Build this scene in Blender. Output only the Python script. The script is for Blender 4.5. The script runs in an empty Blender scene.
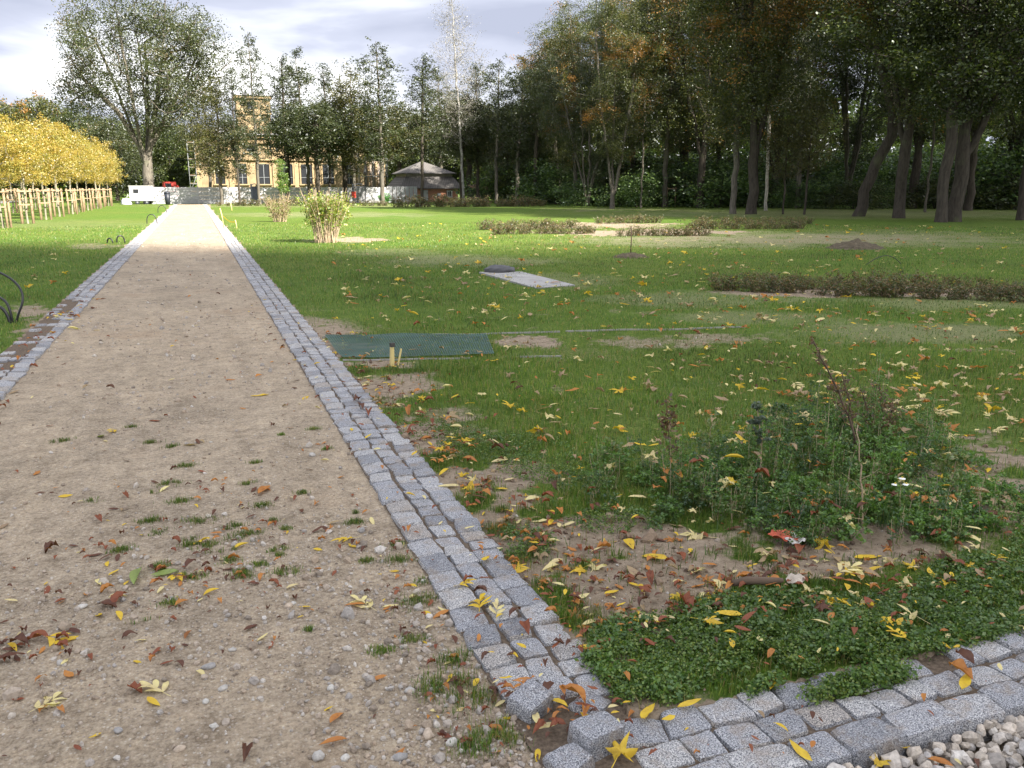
import bpy, math, random
import numpy as np
R = math.radians
rng = np.random.default_rng(7)
random.seed(7)
scene = bpy.context.scene
COL = scene.collection

# ------------------------------------------------------------------ camera model
F, H = 850.0, 1.5
TH, PH = R(20.1), R(13.0)
ST, CT, SP, CP = math.sin(TH), math.cos(TH), math.sin(PH), math.cos(PH)

def U(px, py, z=0.0):
    """the spot of ground that the camera sees at a pixel"""
    a = (px-512)/F; b = (384-py)/F
    fh = CP + b*SP; dz = -SP + b*CP
    t = (z-H)/dz
    return (t*(a*CT+fh*ST), t*(-a*ST+fh*CT))

def proj(x, y, z=0.0):
    f = x*ST + y*CT; l = x*CT - y*ST; w = z-H
    d = f*CP - w*SP; u = f*SP + w*CP
    d = np.where(np.abs(d) < 1e-3, 1e-3, d)
    return 512 + F*l/d, 384 - F*u/d, d

def at_y(px, Y):
    a = (px-512)/F
    return (Y*ST + a*(Y*CT*CP + H*SP))/(CT - a*ST*CP)

def z_of(x, y, py):
    """height at which a thing standing at x, y reaches picture row py"""
    f = x*ST + y*CT; s = (384-py)/F
    return H + f*(s*CP - SP)/(CP + s*SP)

# ------------------------------------------------------------------ noise
_T = np.random.default_rng(11).random((256, 256))
def vnoise(x, y, s=0):
    x = np.asarray(x, float)+s*17.31; y = np.asarray(y, float)+s*9.77
    xi = np.floor(x).astype(int); yi = np.floor(y).astype(int)
    fx = x-xi; fy = y-yi
    fx = fx*fx*(3-2*fx); fy = fy*fy*(3-2*fy)
    g = lambda i, j: _T[(xi+i) & 255, (yi+j) & 255]
    return (g(0,0)*(1-fx)+g(1,0)*fx)*(1-fy) + (g(0,1)*(1-fx)+g(1,1)*fx)*fy
def fbm(x, y, s=0, o=4):
    v = 0; a = .5; t = 0
    for k in range(o):
        v = v + a*vnoise(x*2**k, y*2**k, s+k); t += a; a *= .5
    return v/t

# ------------------------------------------------------------------ mesh building
class MB:
    def __init__(s): s.V = []; s.F = []; s.n = 0; s.A = []
    def add(s, V, F, mi=0, smooth=False):
        V = np.asarray(V, float).reshape(-1, 3)
        if isinstance(F, np.ndarray) and F.ndim == 2: Fs = [F]
        else:
            d = {}
            for f in F: d.setdefault(len(f), []).append(f)
            Fs = [np.array(v, int) for v in d.values()]
        for f in Fs: s.F.append((f+s.n, mi, smooth))
        s.V.append(V); s.n += len(V)
        return s
    def box(s, c, size, mi=0, rz=0, taper=1.0, lean=(0,0)):
        hx, hy, hz = size[0]/2, size[1]/2, size[2]/2
        P = np.array([[-hx,-hy,-hz],[hx,-hy,-hz],[hx,hy,-hz],[-hx,hy,-hz],[-hx,-hy,hz],[hx,-hy,hz],[hx,hy,hz],[-hx,hy,hz]])
        P[4:, :2] *= taper
        P[4:, 0] += lean[0]; P[4:, 1] += lean[1]
        c_, s_ = math.cos(rz), math.sin(rz)
        P[:, :2] = P[:, :2] @ np.array([[c_, s_], [-s_, c_]])
        return s.add(P+np.array(c), np.array([[0,3,2,1],[4,5,6,7],[0,1,5,4],[1,2,6,5],[2,3,7,6],[3,0,4,7]]), mi)
    def tube(s, pts, rad, n=6, mi=0, smooth=True, cap=True):
        P = np.asarray(pts, float); m = len(P)
        rad = np.broadcast_to(np.asarray(rad, float), (m,))
        T = np.gradient(P, axis=0); T /= np.linalg.norm(T, axis=1)[:, None]+1e-9
        ref = np.array([0, 0, 1.]) if abs(T[0][2]) < .9 else np.array([1., 0, 0])
        N = np.cross(T, ref); N /= np.linalg.norm(N, axis=1)[:, None]+1e-9
        B = np.cross(T, N)
        a = np.linspace(0, 2*np.pi, n, endpoint=False)
        V = P[:, None]+rad[:, None, None]*(np.cos(a)[None, :, None]*N[:, None]+np.sin(a)[None, :, None]*B[:, None])
        i = np.arange(m-1)[:, None]*n; j = np.arange(n)[None]; k = (j+1) % n
        Q = np.stack([i+j, i+k, i+n+k, i+n+j], -1).reshape(-1, 4)
        s.add(V.reshape(-1, 3), Q, mi, smooth)
        if cap and n > 2:
            o = s.n - m*n
            s.F.append((np.array([list(range(o, o+n))[::-1]]), mi, False))
            s.F.append((np.array([list(range(o+(m-1)*n, o+m*n))]), mi, False))
        return s
    def build(s, name, mats, parent=None, loc=None, attrs=None):
        me = bpy.data.meshes.new(name)
        V = np.concatenate(s.V); me.vertices.add(len(V)); me.vertices.foreach_set('co', V.astype(np.float32).ravel())
        nl = sum(f.size for f, _, _ in s.F); npz = sum(len(f) for f, _, _ in s.F)
        me.loops.add(nl); me.polygons.add(npz)
        me.loops.foreach_set('vertex_index', np.concatenate([f.ravel() for f, _, _ in s.F]).astype(np.int32))
        tot = np.concatenate([np.full(len(f), f.shape[1]) for f, _, _ in s.F])
        me.polygons.foreach_set('loop_start', np.concatenate([[0], np.cumsum(tot)[:-1]]).astype(np.int32))
        me.polygons.foreach_set('material_index', np.concatenate([np.full(len(f), m) for f, m, _ in s.F]).astype(np.int32))
        me.polygons.foreach_set('use_smooth', np.concatenate([np.full(len(f), q) for f, _, q in s.F]).astype(bool))
        if attrs:
            for k, v in attrs.items():
                at = me.attributes.new(k, 'FLOAT', 'POINT'); at.data.foreach_set('value', v.astype(np.float32))
        me.update(calc_edges=True)
        for m in (mats if isinstance(mats, (list, tuple)) else [mats]): me.materials.append(m)
        o = bpy.data.objects.new(name, me); COL.objects.link(o)
        if parent is not None: o.parent = parent
        if loc is not None: o.location = loc
        return o

def tag(o, label, cat, group=None):
    o['label'] = label; o['category'] = cat
    if group: o['group'] = group
    return o
def empty(name, loc=(0,0,0), rz=0):
    o = bpy.data.objects.new(name, None); COL.objects.link(o)
    o.location = loc; o.rotation_euler = (0, 0, rz); o.empty_display_size = .2
    return o
def copy_tree(o, parent=None):
    c = o.copy(); COL.objects.link(c)
    if parent is not None: c.parent = parent
    for ch in o.children: copy_tree(ch, c)
    return c
def structure(o): o['kind'] = 'structure'; return o
def stuff(o, label, cat): o['kind'] = 'stuff'; o['label'] = label; o['category'] = cat; return o

ICO0 = None
def ico(sub=0):
    t = (1+5**.5)/2
    V = np.array([[-1,t,0],[1,t,0],[-1,-t,0],[1,-t,0],[0,-1,t],[0,1,t],[0,-1,-t],[0,1,-t],[t,0,-1],[t,0,1],[-t,0,-1],[-t,0,1]], float)
    V /= np.linalg.norm(V[0])
    Fc = [[0,11,5],[0,5,1],[0,1,7],[0,7,10],[0,10,11],[1,5,9],[5,11,4],[11,10,2],[10,7,6],[7,1,8],[3,9,4],[3,4,2],[3,2,6],[3,6,8],[3,8,9],[4,9,5],[2,4,11],[6,2,10],[8,6,7],[9,8,1]]
    for _ in range(sub):
        V = list(map(tuple, V)); cache = {}; nf = []
        def mid(a, b):
            k = (min(a, b), max(a, b))
            if k not in cache:
                m = np.array(V[a])+np.array(V[b]); m /= np.linalg.norm(m); V.append(tuple(m)); cache[k] = len(V)-1
            return cache[k]
        for a, b, c in Fc:
            x, y, z = mid(a, b), mid(b, c), mid(c, a)
            nf += [[a,x,z],[b,y,x],[c,z,y],[x,y,z]]
        V = np.array(V); Fc = nf
    return np.array(V), np.array(Fc)

def rand_rot(n, g):
    q = g.normal(size=(n, 4)); q /= np.linalg.norm(q, axis=1)[:, None]
    w, x, y, z = q.T
    return np.stack([1-2*(y*y+z*z), 2*(x*y-z*w), 2*(x*z+y*w), 2*(x*y+z*w), 1-2*(x*x+z*z), 2*(y*z-x*w), 2*(x*z-y*w), 2*(y*z+x*w), 1-2*(x*x+y*y)], -1).reshape(-1, 3, 3)
def rotz(a):
    c, s = np.cos(a), np.sin(a); o = np.zeros_like(c); l = np.ones_like(c)
    return np.stack([c, -s, o, s, c, o, o, o, l], -1).reshape(-1, 3, 3)

def scatter(mb, V, Fc, pos, M, scl, mi=0, smooth=False, jitter=0, g=rng):
    """many placed copies of one little shape, in one mesh"""
    n = len(pos); scl = np.asarray(scl, float)
    if scl.ndim == 1: scl = np.repeat(scl[:, None], 3, 1)
    P = V[None]*1.0
    if jitter: P = P*(1+jitter*g.normal(size=(n, len(V), 1)))
    P = P*scl[:, None, :]
    P = np.einsum('nij,nkj->nki', M, np.broadcast_to(P, (n, len(V), 3))) + pos[:, None]
    fs = (Fc[None]+(np.arange(n)*len(V))[:, None, None]).reshape(-1, Fc.shape[1])
    mb.add(P.reshape(-1, 3), fs, mi, smooth)

# ------------------------------------------------------------------ materials
class NT:
    def __init__(s, name):
        s.m = bpy.data.materials.new(name); s.m.use_nodes = True
        s.t = s.m.node_tree; s.t.nodes.clear()
        s.out = s.t.nodes.new('ShaderNodeOutputMaterial')
    def n(s, t, **kw):
        nd = s.t.nodes.new(t)
        for k, v in kw.items():
            if k.startswith('_'): setattr(nd, k[1:], v)
        for k, v in kw.items():
            if not k.startswith('_'):
                if k[0] == 'i' and k[1:].isdigit(): sk = nd.inputs[int(k[1:])]
                else: sk = nd.inputs[k.replace('__', ' ')]
                if isinstance(v, bpy.types.NodeSocket): s.t.links.new(v, sk)
                elif isinstance(v, (tuple, list)) and len(v) == 3 and sk.type == 'RGBA': sk.default_value = (*v, 1)
                else: sk.default_value = v
        return nd
    def co(s, w='Object'): return s.n('ShaderNodeTexCoord').outputs[w]
    def noise(s, co, sc, det=4, rough=.55, dist=0):
        return s.n('ShaderNodeTexNoise', Vector=co, Scale=sc, Detail=det, Roughness=rough, Distortion=dist).outputs['Fac']
    def ramp(s, f, stops, interp='LINEAR'):
        r = s.n('ShaderNodeValToRGB', Fac=f); e = r.color_ramp; e.interpolation = interp
        while len(e.elements) > 1: e.elements.remove(e.elements[-1])
        e.elements[0].position = stops[0][0]; e.elements[0].color = (*stops[0][1], 1)
        for p, c in stops[1:]:
            x = e.elements.new(p); x.color = (*c, 1)
        return r.outputs['Color']
    def mix(s, f, a, b, mode='MIX'):
        m = s.n('ShaderNodeMix', _data_type='RGBA', _blend_type=mode)
        for k, v in ((0, f), (6, a), (7, b)):
            if isinstance(v, bpy.types.NodeSocket): s.t.links.new(v, m.inputs[k])
            else: m.inputs[k].default_value = (*v, 1) if isinstance(v, (tuple, list)) else v
        return m.outputs[2]
    def math(s, op, a, b=0.0, clamp=False):
        m = s.n('ShaderNodeMath', _operation=op, _use_clamp=clamp, i0=a, i1=b); return m.outputs[0]
    def attr(s, k): return s.n('ShaderNodeAttribute', _attribute_name=k).outputs['Fac']
    def island(s): return s.n('ShaderNodeNewGeometry').outputs['Random Per Island']
    def objrand(s): return s.n('ShaderNodeObjectInfo').outputs['Random']
    def step(s, v, lo, hi):
        return s.n('ShaderNodeMapRange', _interpolation_type='SMOOTHSTEP', i0=v, i1=lo, i2=hi).outputs[0]
    def bump(s, h, dist=.01, st=1.0, nrm=None):
        b = s.n('ShaderNodeBump', Height=h, Distance=dist, Strength=st)
        if nrm is not None: s.t.links.new(nrm, b.inputs['Normal'])
        return b.outputs[0]
    def pbr(s, col, rough=.8, nrm=None, spec=.3, **kw):
        p = s.n('ShaderNodeBsdfPrincipled', Base__Color=col, Roughness=rough, **kw)
        p.inputs['Specular IOR Level'].default_value = spec
        if nrm is not None: s.t.links.new(nrm, p.inputs['Normal'])
        s.t.links.new(p.outputs[0], s.out.inputs[0]); return s.m
    def leafy(s, col, trans=.35, gloss=.0):
        d = s.n('ShaderNodeBsdfDiffuse', Color=col)
        c2 = s.mix(1.0, col, (1.3, 1.35, .7), 'MULTIPLY')
        t = s.n('ShaderNodeBsdfTranslucent', Color=c2)
        m = s.n('ShaderNodeMixShader', i0=trans, i1=d.outputs[0], i2=t.outputs[0])
        o = m.outputs[0]
        if gloss:
            g = s.n('ShaderNodeBsdfGlossy', Color=(.9,.95,1.), Roughness=.45)
            o = s.n('ShaderNodeMixShader', i0=gloss, i1=o, i2=g.outputs[0]).outputs[0]
        s.t.links.new(o, s.out.inputs[0]); return s.m

def plain(name, c, rough=.7, var=.15, sc=6, bump=0.0, spec=.3):
    t = NT(name); co = t.co(); n = t.noise(co, sc, 5, .6)
    a = tuple(max(0, v*(1-var*1.6)) for v in c); b = tuple(v*(1+var*1.3) for v in c)
    col = t.ramp(n, [(.25, a), (.75, b)])
    return t.pbr(col, rough, t.bump(t.noise(co, sc*5), bump) if bump else None, spec)

def foliage(name, cols, accent=None, athr=.6, asc=.35, trans=.35, clump=.35, gloss=.04):
    """cols: a few base colours that whole leaves take at random; accent: the colour of turned boughs"""
    t = NT(name); r = t.island(); k = len(cols)
    col = t.ramp(r, [(i/k, c) for i, c in enumerate(cols)], 'CONSTANT')
    co = t.co()
    n = t.noise(co, .55, 2, .5)
    col = t.mix(1.0, col, t.ramp(n, [(.3, (1-clump,)*3), (.7, (1+clump,)*3)]), 'MULTIPLY')
    if accent:
        m = t.step(t.math('ADD', t.noise(co, asc, 2), t.math('MULTIPLY', t.math('SUBTRACT', r, .5), .16)), athr-.03, athr+.03)
        col = t.mix(m, col, accent)
    return t.leafy(col, trans, gloss)

def bark(name, c, c2=None, sc=1.0, streak=6, bumpd=.02):
    t = NT(name); co = t.co()
    mp = t.n('ShaderNodeMapping', Vector=co, Scale=(streak*sc, streak*sc, 1.1*sc)).outputs[0]
    n = t.noise(mp, 2.2, 6, .65, .4)
    c2 = c2 or tuple(v*.45 for v in c)
    col = t.ramp(n, [(.32, c2), (.62, c)])
    moss = t.step(t.noise(co, .9, 3), .55, .7)
    col = t.mix(t.math('MULTIPLY', moss, .35), col, (.10, .13, .05))
    return t.pbr(col, .9, t.bump(n, bumpd), .15)
# ------------------------------------------------------------------ light
SUN_AZ, SUN_EL = R(148), R(36)          # compass style: 0 = +Y, clockwise
sdir = np.array([math.sin(SUN_AZ)*math.cos(SUN_EL), math.cos(SUN_AZ)*math.cos(SUN_EL), math.sin(SUN_EL)])
w = bpy.data.worlds.new('World'); scene.world = w; w.use_nodes = True
nt = w.node_tree; nt.nodes.clear()
def wn(t, **kw):
    n = nt.nodes.new(t)
    for k, v in kw.items():
        if k[0] == '_': setattr(n, k[1:], v)
        else:
            sk = n.inputs[int(k[1:])] if k[0] == 'i' and k[1:].isdigit() else n.inputs[k]
            if isinstance(v, bpy.types.NodeSocket): nt.links.new(v, sk)
            else: sk.default_value = v
    return n
sky = wn('ShaderNodeTexSky', _sky_type='NISHITA', _sun_disc=False, _sun_elevation=SUN_EL, _sun_rotation=SUN_AZ)
tc = wn('ShaderNodeTexCoord').outputs['Generated']
mp = wn('ShaderNodeMapping', i0=tc, i3=(1.0, 1.0, 3.6)); mp.inputs[1].default_value = (5.9, 4.13, .35)
def wramp(f, stops):
    r = wn('ShaderNodeValToRGB', i0=f); e = r.color_ramp
    while len(e.elements) > 1: e.elements.remove(e.elements[-1])
    e.elements[0].position = stops[0][0]; e.elements[0].color = (*stops[0][1], 1)
    for p, c in stops[1:]: x = e.elements.new(p); x.color = (*c, 1)
    return r.outputs[0]
n1 = wn('ShaderNodeTexNoise', Vector=mp.outputs[0], Scale=2.3, Detail=6.0, Roughness=.5, Distortion=.25).outputs['Fac']
mp2 = wn('ShaderNodeMapping', i0=tc, i3=(1.0, 1.0, 2.4)); mp2.inputs[1].default_value = (4.1, 2.2, 1.1)
n2 = wn('ShaderNodeTexNoise', Vector=mp2.outputs[0], Scale=1.7, Detail=5.0, Roughness=.5).outputs['Fac']
cl = wramp(n1, [(.36, (.95, 1.03, 1.30)), (.45, (1.22, 1.30, 1.58)), (.51, (1.75, 1.82, 2.0)), (.57, (2.8, 2.8, 2.85)), (.72, (3.9, 3.87, 3.83))])
cover = wramp(n2, [(.30, (.8,)*3), (.42, (1,)*3)])
mx = wn('ShaderNodeMix', _data_type='RGBA'); nt.links.new(cover, mx.inputs[0]); nt.links.new(sky.outputs[0], mx.inputs[6]); nt.links.new(cl, mx.inputs[7])
zz = wn('ShaderNodeSeparateXYZ', i0=tc).outputs[2]
dim = wramp(zz, [(.22, (1, 1, 1)), (.62, (1.15, 1.15, 1.18))])
m3 = wn('ShaderNodeMix', _data_type='RGBA', _blend_type='MULTIPLY', i0=1.0); nt.links.new(mx.outputs[2], m3.inputs[6]); nt.links.new(dim, m3.inputs[7]); mx = m3
bg = wn('ShaderNodeBackground', Color=mx.outputs[2], Strength=.1)
nt.links.new(bg.outputs[0], wn('ShaderNodeOutputWorld').inputs[0])

sun = bpy.data.lights.new('sun', 'SUN'); sun.energy = 3.3; sun.angle = R(.6); sun.color = (1, .93, .82)
so = bpy.data.objects.new('sun', sun); COL.objects.link(so)
from mathutils import Vector
so.rotation_euler = Vector(-sdir).to_track_quat('-Z', 'Y').to_euler()
so.location = (30, -20, 40)

cam = bpy.data.cameras.new('camera'); co_ = bpy.data.objects.new('camera', cam); COL.objects.link(co_)
cam.sensor_width = 36; cam.lens = F/1024*36; cam.clip_start = .05; cam.clip_end = 4000
co_.location = (0, 0, H); co_.rotation_euler = (R(90)-PH, 0, -TH)
scene.camera = co_
vs = scene.view_settings; vs.view_transform = 'Standard'; vs.look = 'None'; vs.exposure = 2.62; vs.gamma = 1
scene.cycles.max_bounces = 6; scene.cycles.diffuse_bounces = 3; scene.cycles.transmission_bounces = 4
scene.cycles.use_adaptive_sampling = True

# unseen puffs added to block the sun over the foreground and right-hand wood
def inside(poly, x, y):
    x = np.asarray(x, float); y = np.asarray(y, float); r = np.zeros(x.shape, bool); n = len(poly)
    for i in range(n):
        x1, y1 = poly[i]; x2, y2 = poly[(i+1) % n]
        c = ((y1 > y) != (y2 > y)) & (x < (x2-x1)*(y-y1)/((y2-y1) or 1e-9)+x1)
        r ^= c
    return r
shade = [(-45,-40), (-45,27), (-12,26.5), U(0,248), U(330,251), U(480,257), U(660,262), U(800,240), U(760,214), U(640,205), (44,100), (48,150), (170,150), (170,-40)]
L = 420.0
gx, gy = np.meshgrid(np.arange(-45, 170, 7.0), np.arange(-40, 150, 7.0))
gx = gx.ravel(); gy = gy.ravel()
m = inside(shade, gx, gy); gx, gy = gx[m], gy[m]
# keep the rim of each puff inside the outline
g = np.random.default_rng(3)
cb = MB(); IV, IF = ico(2)
def edge_dist(x, y):
    d = np.full(x.shape, 1e9)
    for i in range(len(shade)):
        a = np.array(shade[i]); b = np.array(shade[(i+1) % len(shade)]); ab = b-a
        t = np.clip(((x-a[0])*ab[0]+(y-a[1])*ab[1])/(ab@ab), 0, 1)
        d = np.minimum(d, np.hypot(x-a[0]-t*ab[0], y-a[1]-t*ab[1]))
    return d
rad = np.clip(edge_dist(gx, gy)*1.0, 1.5, 9)
ex = []
for i in range(len(shade)):
    a = np.array(shade[i]); b = np.array(shade[(i+1) % len(shade)]); n_ = max(2, int(np.linalg.norm(b-a)/2.0))
    nrm = np.array([-(b-a)[1], (b-a)[0]])/np.linalg.norm(b-a)
    for k in range(n_):
        p = a+(b-a)*k/n_
        for s_ in (1, -1):
            q = p+nrm*s_*2.2
            if inside(shade, q[0], q[1]): ex.append((q[0], q[1], 2.6)); q = p+nrm*s_*5; ex.append((q[0], q[1], 3.6))
ex = np.array(ex)
gx = np.concatenate([gx, ex[:,0]]); gy = np.concatenate([gy, ex[:,1]]); rad = np.concatenate([rad, ex[:,2]])
pos = np.stack([gx, gy, np.zeros_like(gx)], 1)+sdir*L
pos += sdir*g.uniform(-12, 12, (len(gx), 1))
scatter(cb, IV, IF, pos, rand_rot(len(gx), g), rad*g.uniform(.95, 1.15, len(gx)), 0, True, .05, g)
t = NT('shade_blocker_veil')   # added sun filter: each layer lets most of the sun through, all of them together a little
t.t.links.new(t.n('ShaderNodeMixShader', i0=.815, i1=t.n('ShaderNodeBsdfDiffuse', Color=(.85, .86, .88)).outputs[0], i2=t.n('ShaderNodeBsdfTransparent').outputs[0]).outputs[0], t.out.inputs[0]); cm = t.m
scene.cycles.transparent_max_bounces = 40
structure(cb.build('shade_blocker', cm))  # never in view, added only for the shade it casts

# ------------------------------------------------------------------ the lie of the land
KI, KO = .76, 1.10        # right kerb, inner and outer edge
LI, LO = -1.43, -1.77     # left kerb
CY0, CY1 = 1.58, 1.91     # kerb across the right-hand corner
YEND = 86.0
SOIL = [(640,588,112,34,1.15), (590,535,80,26,1.), (770,570,130,18,.95), (455,425,60,30,.45), (400,385,50,18,.6), (700,600,60,18,.6), (975,500,80,60,.7), (760,545,200,26,1.0), (860,555,150,22,.55),
        (350,240,46,4.5,.6), (520,343,44,7,.65), (690,342,110,10,.5), (95,247,40,3.5,.45), (70,335,55,26,.7), (20,385,40,16,.9), (30,310,30,8,.6),
        (640,233,110,4.5,.85), (790,240,190,6,.42), (870,292,160,6,.8), (850,213,260,4.5,.3), (620,210,120,3,.4), (410,218,60,3,.3), (600,226,110,4,.6),
        (500,232,60,2.5,.4), (960,246,90,5,.35), (560,355,110,9,.35), (640,320,200,9,.25), (300,206,220,2.5,.4)]
STRAW = [(900,335,120,12,.6), (760,318,90,7,.5), (470,262,90,6,.55), (560,282,60,8,.4), (700,300,120,8,.5), (330,215,100,3,.5), (390,253,60,4,.4), (960,300,120,12,.5),
         (800,240,230,9,.7), (850,214,260,5,.45), (60,225,120,5,.2), (740,440,400,60,.08)]
def mask(lst, x, y, nz=.9):
    px, py, d = proj(x, y)
    n = fbm(x*.9, y*.9, 3)*.42+fbm(x*4.5, y*4.5, 9)*.33+fbm(x*15, y*15, 19, 3)*.25-.5
    out = np.zeros(np.shape(x))
    for cx, cy, rx, ry, s in lst:
        q = ((px-cx)/rx)**2+((py-cy)/ry)**2
        v = np.clip(1.25-q+n*nz*4.2, 0, 1)*s*np.clip(2.6-q, 0, 1)
        out = np.maximum(out, np.where(d > 0, v, 0))
    return out
def soil_at(x, y):
    s = mask(SOIL, x, y)
    n = fbm(x*2.2, y*2.2, 21)
    edge = np.clip(1.3-(x-KO)/.75, 0, 1)*(x > KO)*(y > CY1)*np.clip((13-y)/5, 0, 1)
    s = np.maximum(s, edge*np.clip((n-.36)*6, 0, 1)*.85)
    s = np.maximum(s, np.clip((n-.74)*8, 0, .4)*(np.hypot(x, y) < 12))
    return s
def gz(x, y):
    z = .035*(fbm(x*.35, y*.35, 5)-.5)+.03*(fbm(x*1.7, y*1.7, 6)-.5)*np.clip((np.hypot(x,y)-1)/2, 0, 1)+.008*(fbm(x*9, y*9, 8)-.5)
    z = z+.012
    inner = (x > LO+.02) & (x < KO-.03) & (y < YEND+3)
    z = np.where(inner, -.06, z)
    corner = (x > .5) & (y < CY1-.02)
    z = np.where(corner, -.075+.02*fbm(x*6, y*6, 4), z)
    return z
def pz(x, y):
    return .012*(fbm(x*1.3, y*1.3, 31)-.5)+.010*(fbm(x*6, y*6, 32, 3)-.5)+.006*(fbm(x*24, y*24, 33, 3)-.5)-.004

ang = np.concatenate([np.arange(-180, -40, 5.), np.arange(-40, 80, .25), np.arange(80, 180, 5.)])
rr = [.35]
while rr[-1] < 1500: rr.append(rr[-1]*1.0105+.004)
rr = np.array(rr); na, nr = len(ang), len(rr)
A, RR = np.meshgrid(np.radians(ang), rr)
X = (RR*np.sin(A)).ravel(); Y = (RR*np.cos(A)).ravel()
idx = np.arange(nr*na).reshape(nr, na); nx_ = np.roll(idx, -1, 1)
Q = np.stack([idx[:-1], idx[1:], nx_[1:], nx_[:-1]], -1).reshape(-1, 4)
V = np.stack([X, Y, gz(X, Y)], 1)
V = np.concatenate([V, [[0, 0, -.06]]]); c0 = len(V)-1
tri = np.stack([idx[0], nx_[0], np.full(na, c0)], -1)
gb = MB(); gb.add(V, Q, 0, True); gb.F.append((tri[:, ::-1]*1, 0, True))
t = NT('lawn_and_soil'); cg = t.co()
fine = t.noise(cg, 38, 6, .7); mid_ = t.noise(cg, 2.1, 4, .6); big = t.noise(cg, .16, 4, .6)
grass = t.ramp(fine, [(.3, (.042, .070, .012)), (.52, (.085, .138, .024)), (.7, (.145, .185, .042))])
grass = t.mix(1.0, grass, t.ramp(big, [(.3, (.85, 1.0, .8)), (.7, (1.2, 1.05, 1.1))]), 'MULTIPLY')
grass = t.mix(1.0, grass, t.ramp(mid_, [(.3, (.8, .85, .8)), (.7, (1.2, 1.12, 1.15))]), 'MULTIPLY')
straw = t.ramp(fine, [(.3, (.12, .125, .06)), (.7, (.30, .28, .17))])
soilc = t.ramp(t.noise(cg, 14, 8, .7), [(.26, (.12, .09, .062)), (.48, (.27, .215, .155)), (.72, (.38, .31, .235))])
col = t.mix(t.attr('straw'), grass, straw)
col = t.mix(t.step(t.math('ADD', t.attr('soil'), t.math('MULTIPLY', t.math('SUBTRACT', fine, .5), .7)), .3, .6), col, soilc)
gm = t.pbr(col, .95, t.bump(fine, .02, 1, t.bump(t.noise(cg, 150, 4, .7), .004)), .1)
x_, y_ = V[:, 0], V[:, 1]
bare = ((x_ > .5) & (y_ < CY1)) | ((x_ > LO) & (x_ < KO) & (y_ < YEND))
ground = structure(gb.build('ground', gm, attrs={'soil': np.where(bare, 1, soil_at(x_, y_)), 'straw': np.where(bare, 0, mask(STRAW, x_, y_))}))

# ------------------------------------------------------------------ gravel path
ys = [-4.0, -2, -1, -.5, 0, .4, .8, 1.1]
while ys[-1] < YEND: ys.append(ys[-1]+max(.013, (ys[-1])*.0065))
ys = np.array(ys)
xs = np.concatenate([np.arange(-5.5, LI-.3, .1), np.arange(LI-.3, KI+.035, .018)])
PX, PY = np.meshgrid(xs, ys)
left = LI+.05
PXc = np.where(PY > 5.5, np.maximum(PX, LI-.02+0*PX), PX)
PXc = np.where(PXc > KI+.01, KI+.012, PXc)
PZ = pz(PXc, PY)
n0, n1_ = len(xs), len(ys); idx = np.arange(n0*n1_).reshape(n1_, n0)
Q = np.stack([idx[:-1,:-1], idx[:-1,1:], idx[1:,1:], idx[1:,:-1]], -1).reshape(-1, 4)
V = np.stack([PXc.ravel(), PY.ravel(), PZ.ravel()], 1)
# drop faces that collapsed
e = V[Q]; ok = (np.abs(e[:,0,0]-e[:,1,0]) > 1e-4)
pb = MB(); pb.add(V, Q[ok], 0, True)
t = NT('sandy_gravel'); cg = t.co()
a1 = t.noise(cg, 1.4, 5, .6); a2 = t.noise(cg, 55, 6, .75)
vo = t.n('ShaderNodeTexVoronoi', Vector=cg, Scale=95.0); vd = vo.outputs['Distance']; vc = vo.outputs['Color']
base = t.ramp(a2, [(.25, (.12, .097, .072)), (.48, (.315, .262, .195)), (.75, (.50, .44, .345))])
trk = t.noise(t.n('ShaderNodeMapping', Vector=cg, Scale=(2.6, .35, 1)).outputs[0], 1.0, 5, .65); base = t.mix(1.0, base, t.ramp(trk, [(.3, (.84, .83, .81)), (.5, (1, 1, 1)), (.7, (1.13, 1.12, 1.09))]), 'MULTIPLY')
base = t.mix(1.0, base, t.ramp(a1, [(.3, (.80, .78, .76)), (.7, (1.16, 1.13, 1.1))]), 'MULTIPLY')
grit = t.ramp(t.n('ShaderNodeSeparateColor', Color=vc).outputs[0], [(0, (.16, .14, .12)), (.4, (.36, .29, .22)), (.75, (.44, .38, .31)), (1, (.62, .58, .52))])
base = t.mix(t.math('MULTIPLY', t.step(vd, .5, .25), .45), base, grit)
m2 = t.noise(cg, 8.5, 6, .75); base = t.mix(1.0, base, t.ramp(m2, [(.32, (.68, .66, .64)), (.5, (1.0, 1.0, 1.0)), (.68, (1.22, 1.2, 1.16))]), 'MULTIPLY')
damp = t.step(t.noise(cg, .7, 4, .6), .55, .72)
base = t.mix(t.math('MULTIPLY', damp, .45), base, (.22, .15, .095))
pm = t.pbr(base, .95, t.bump(a2, .008, 1, t.bump(t.math('SUBTRACT', 1, vd), .004)), .1)
structure(pb.build('path', pm))

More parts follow.
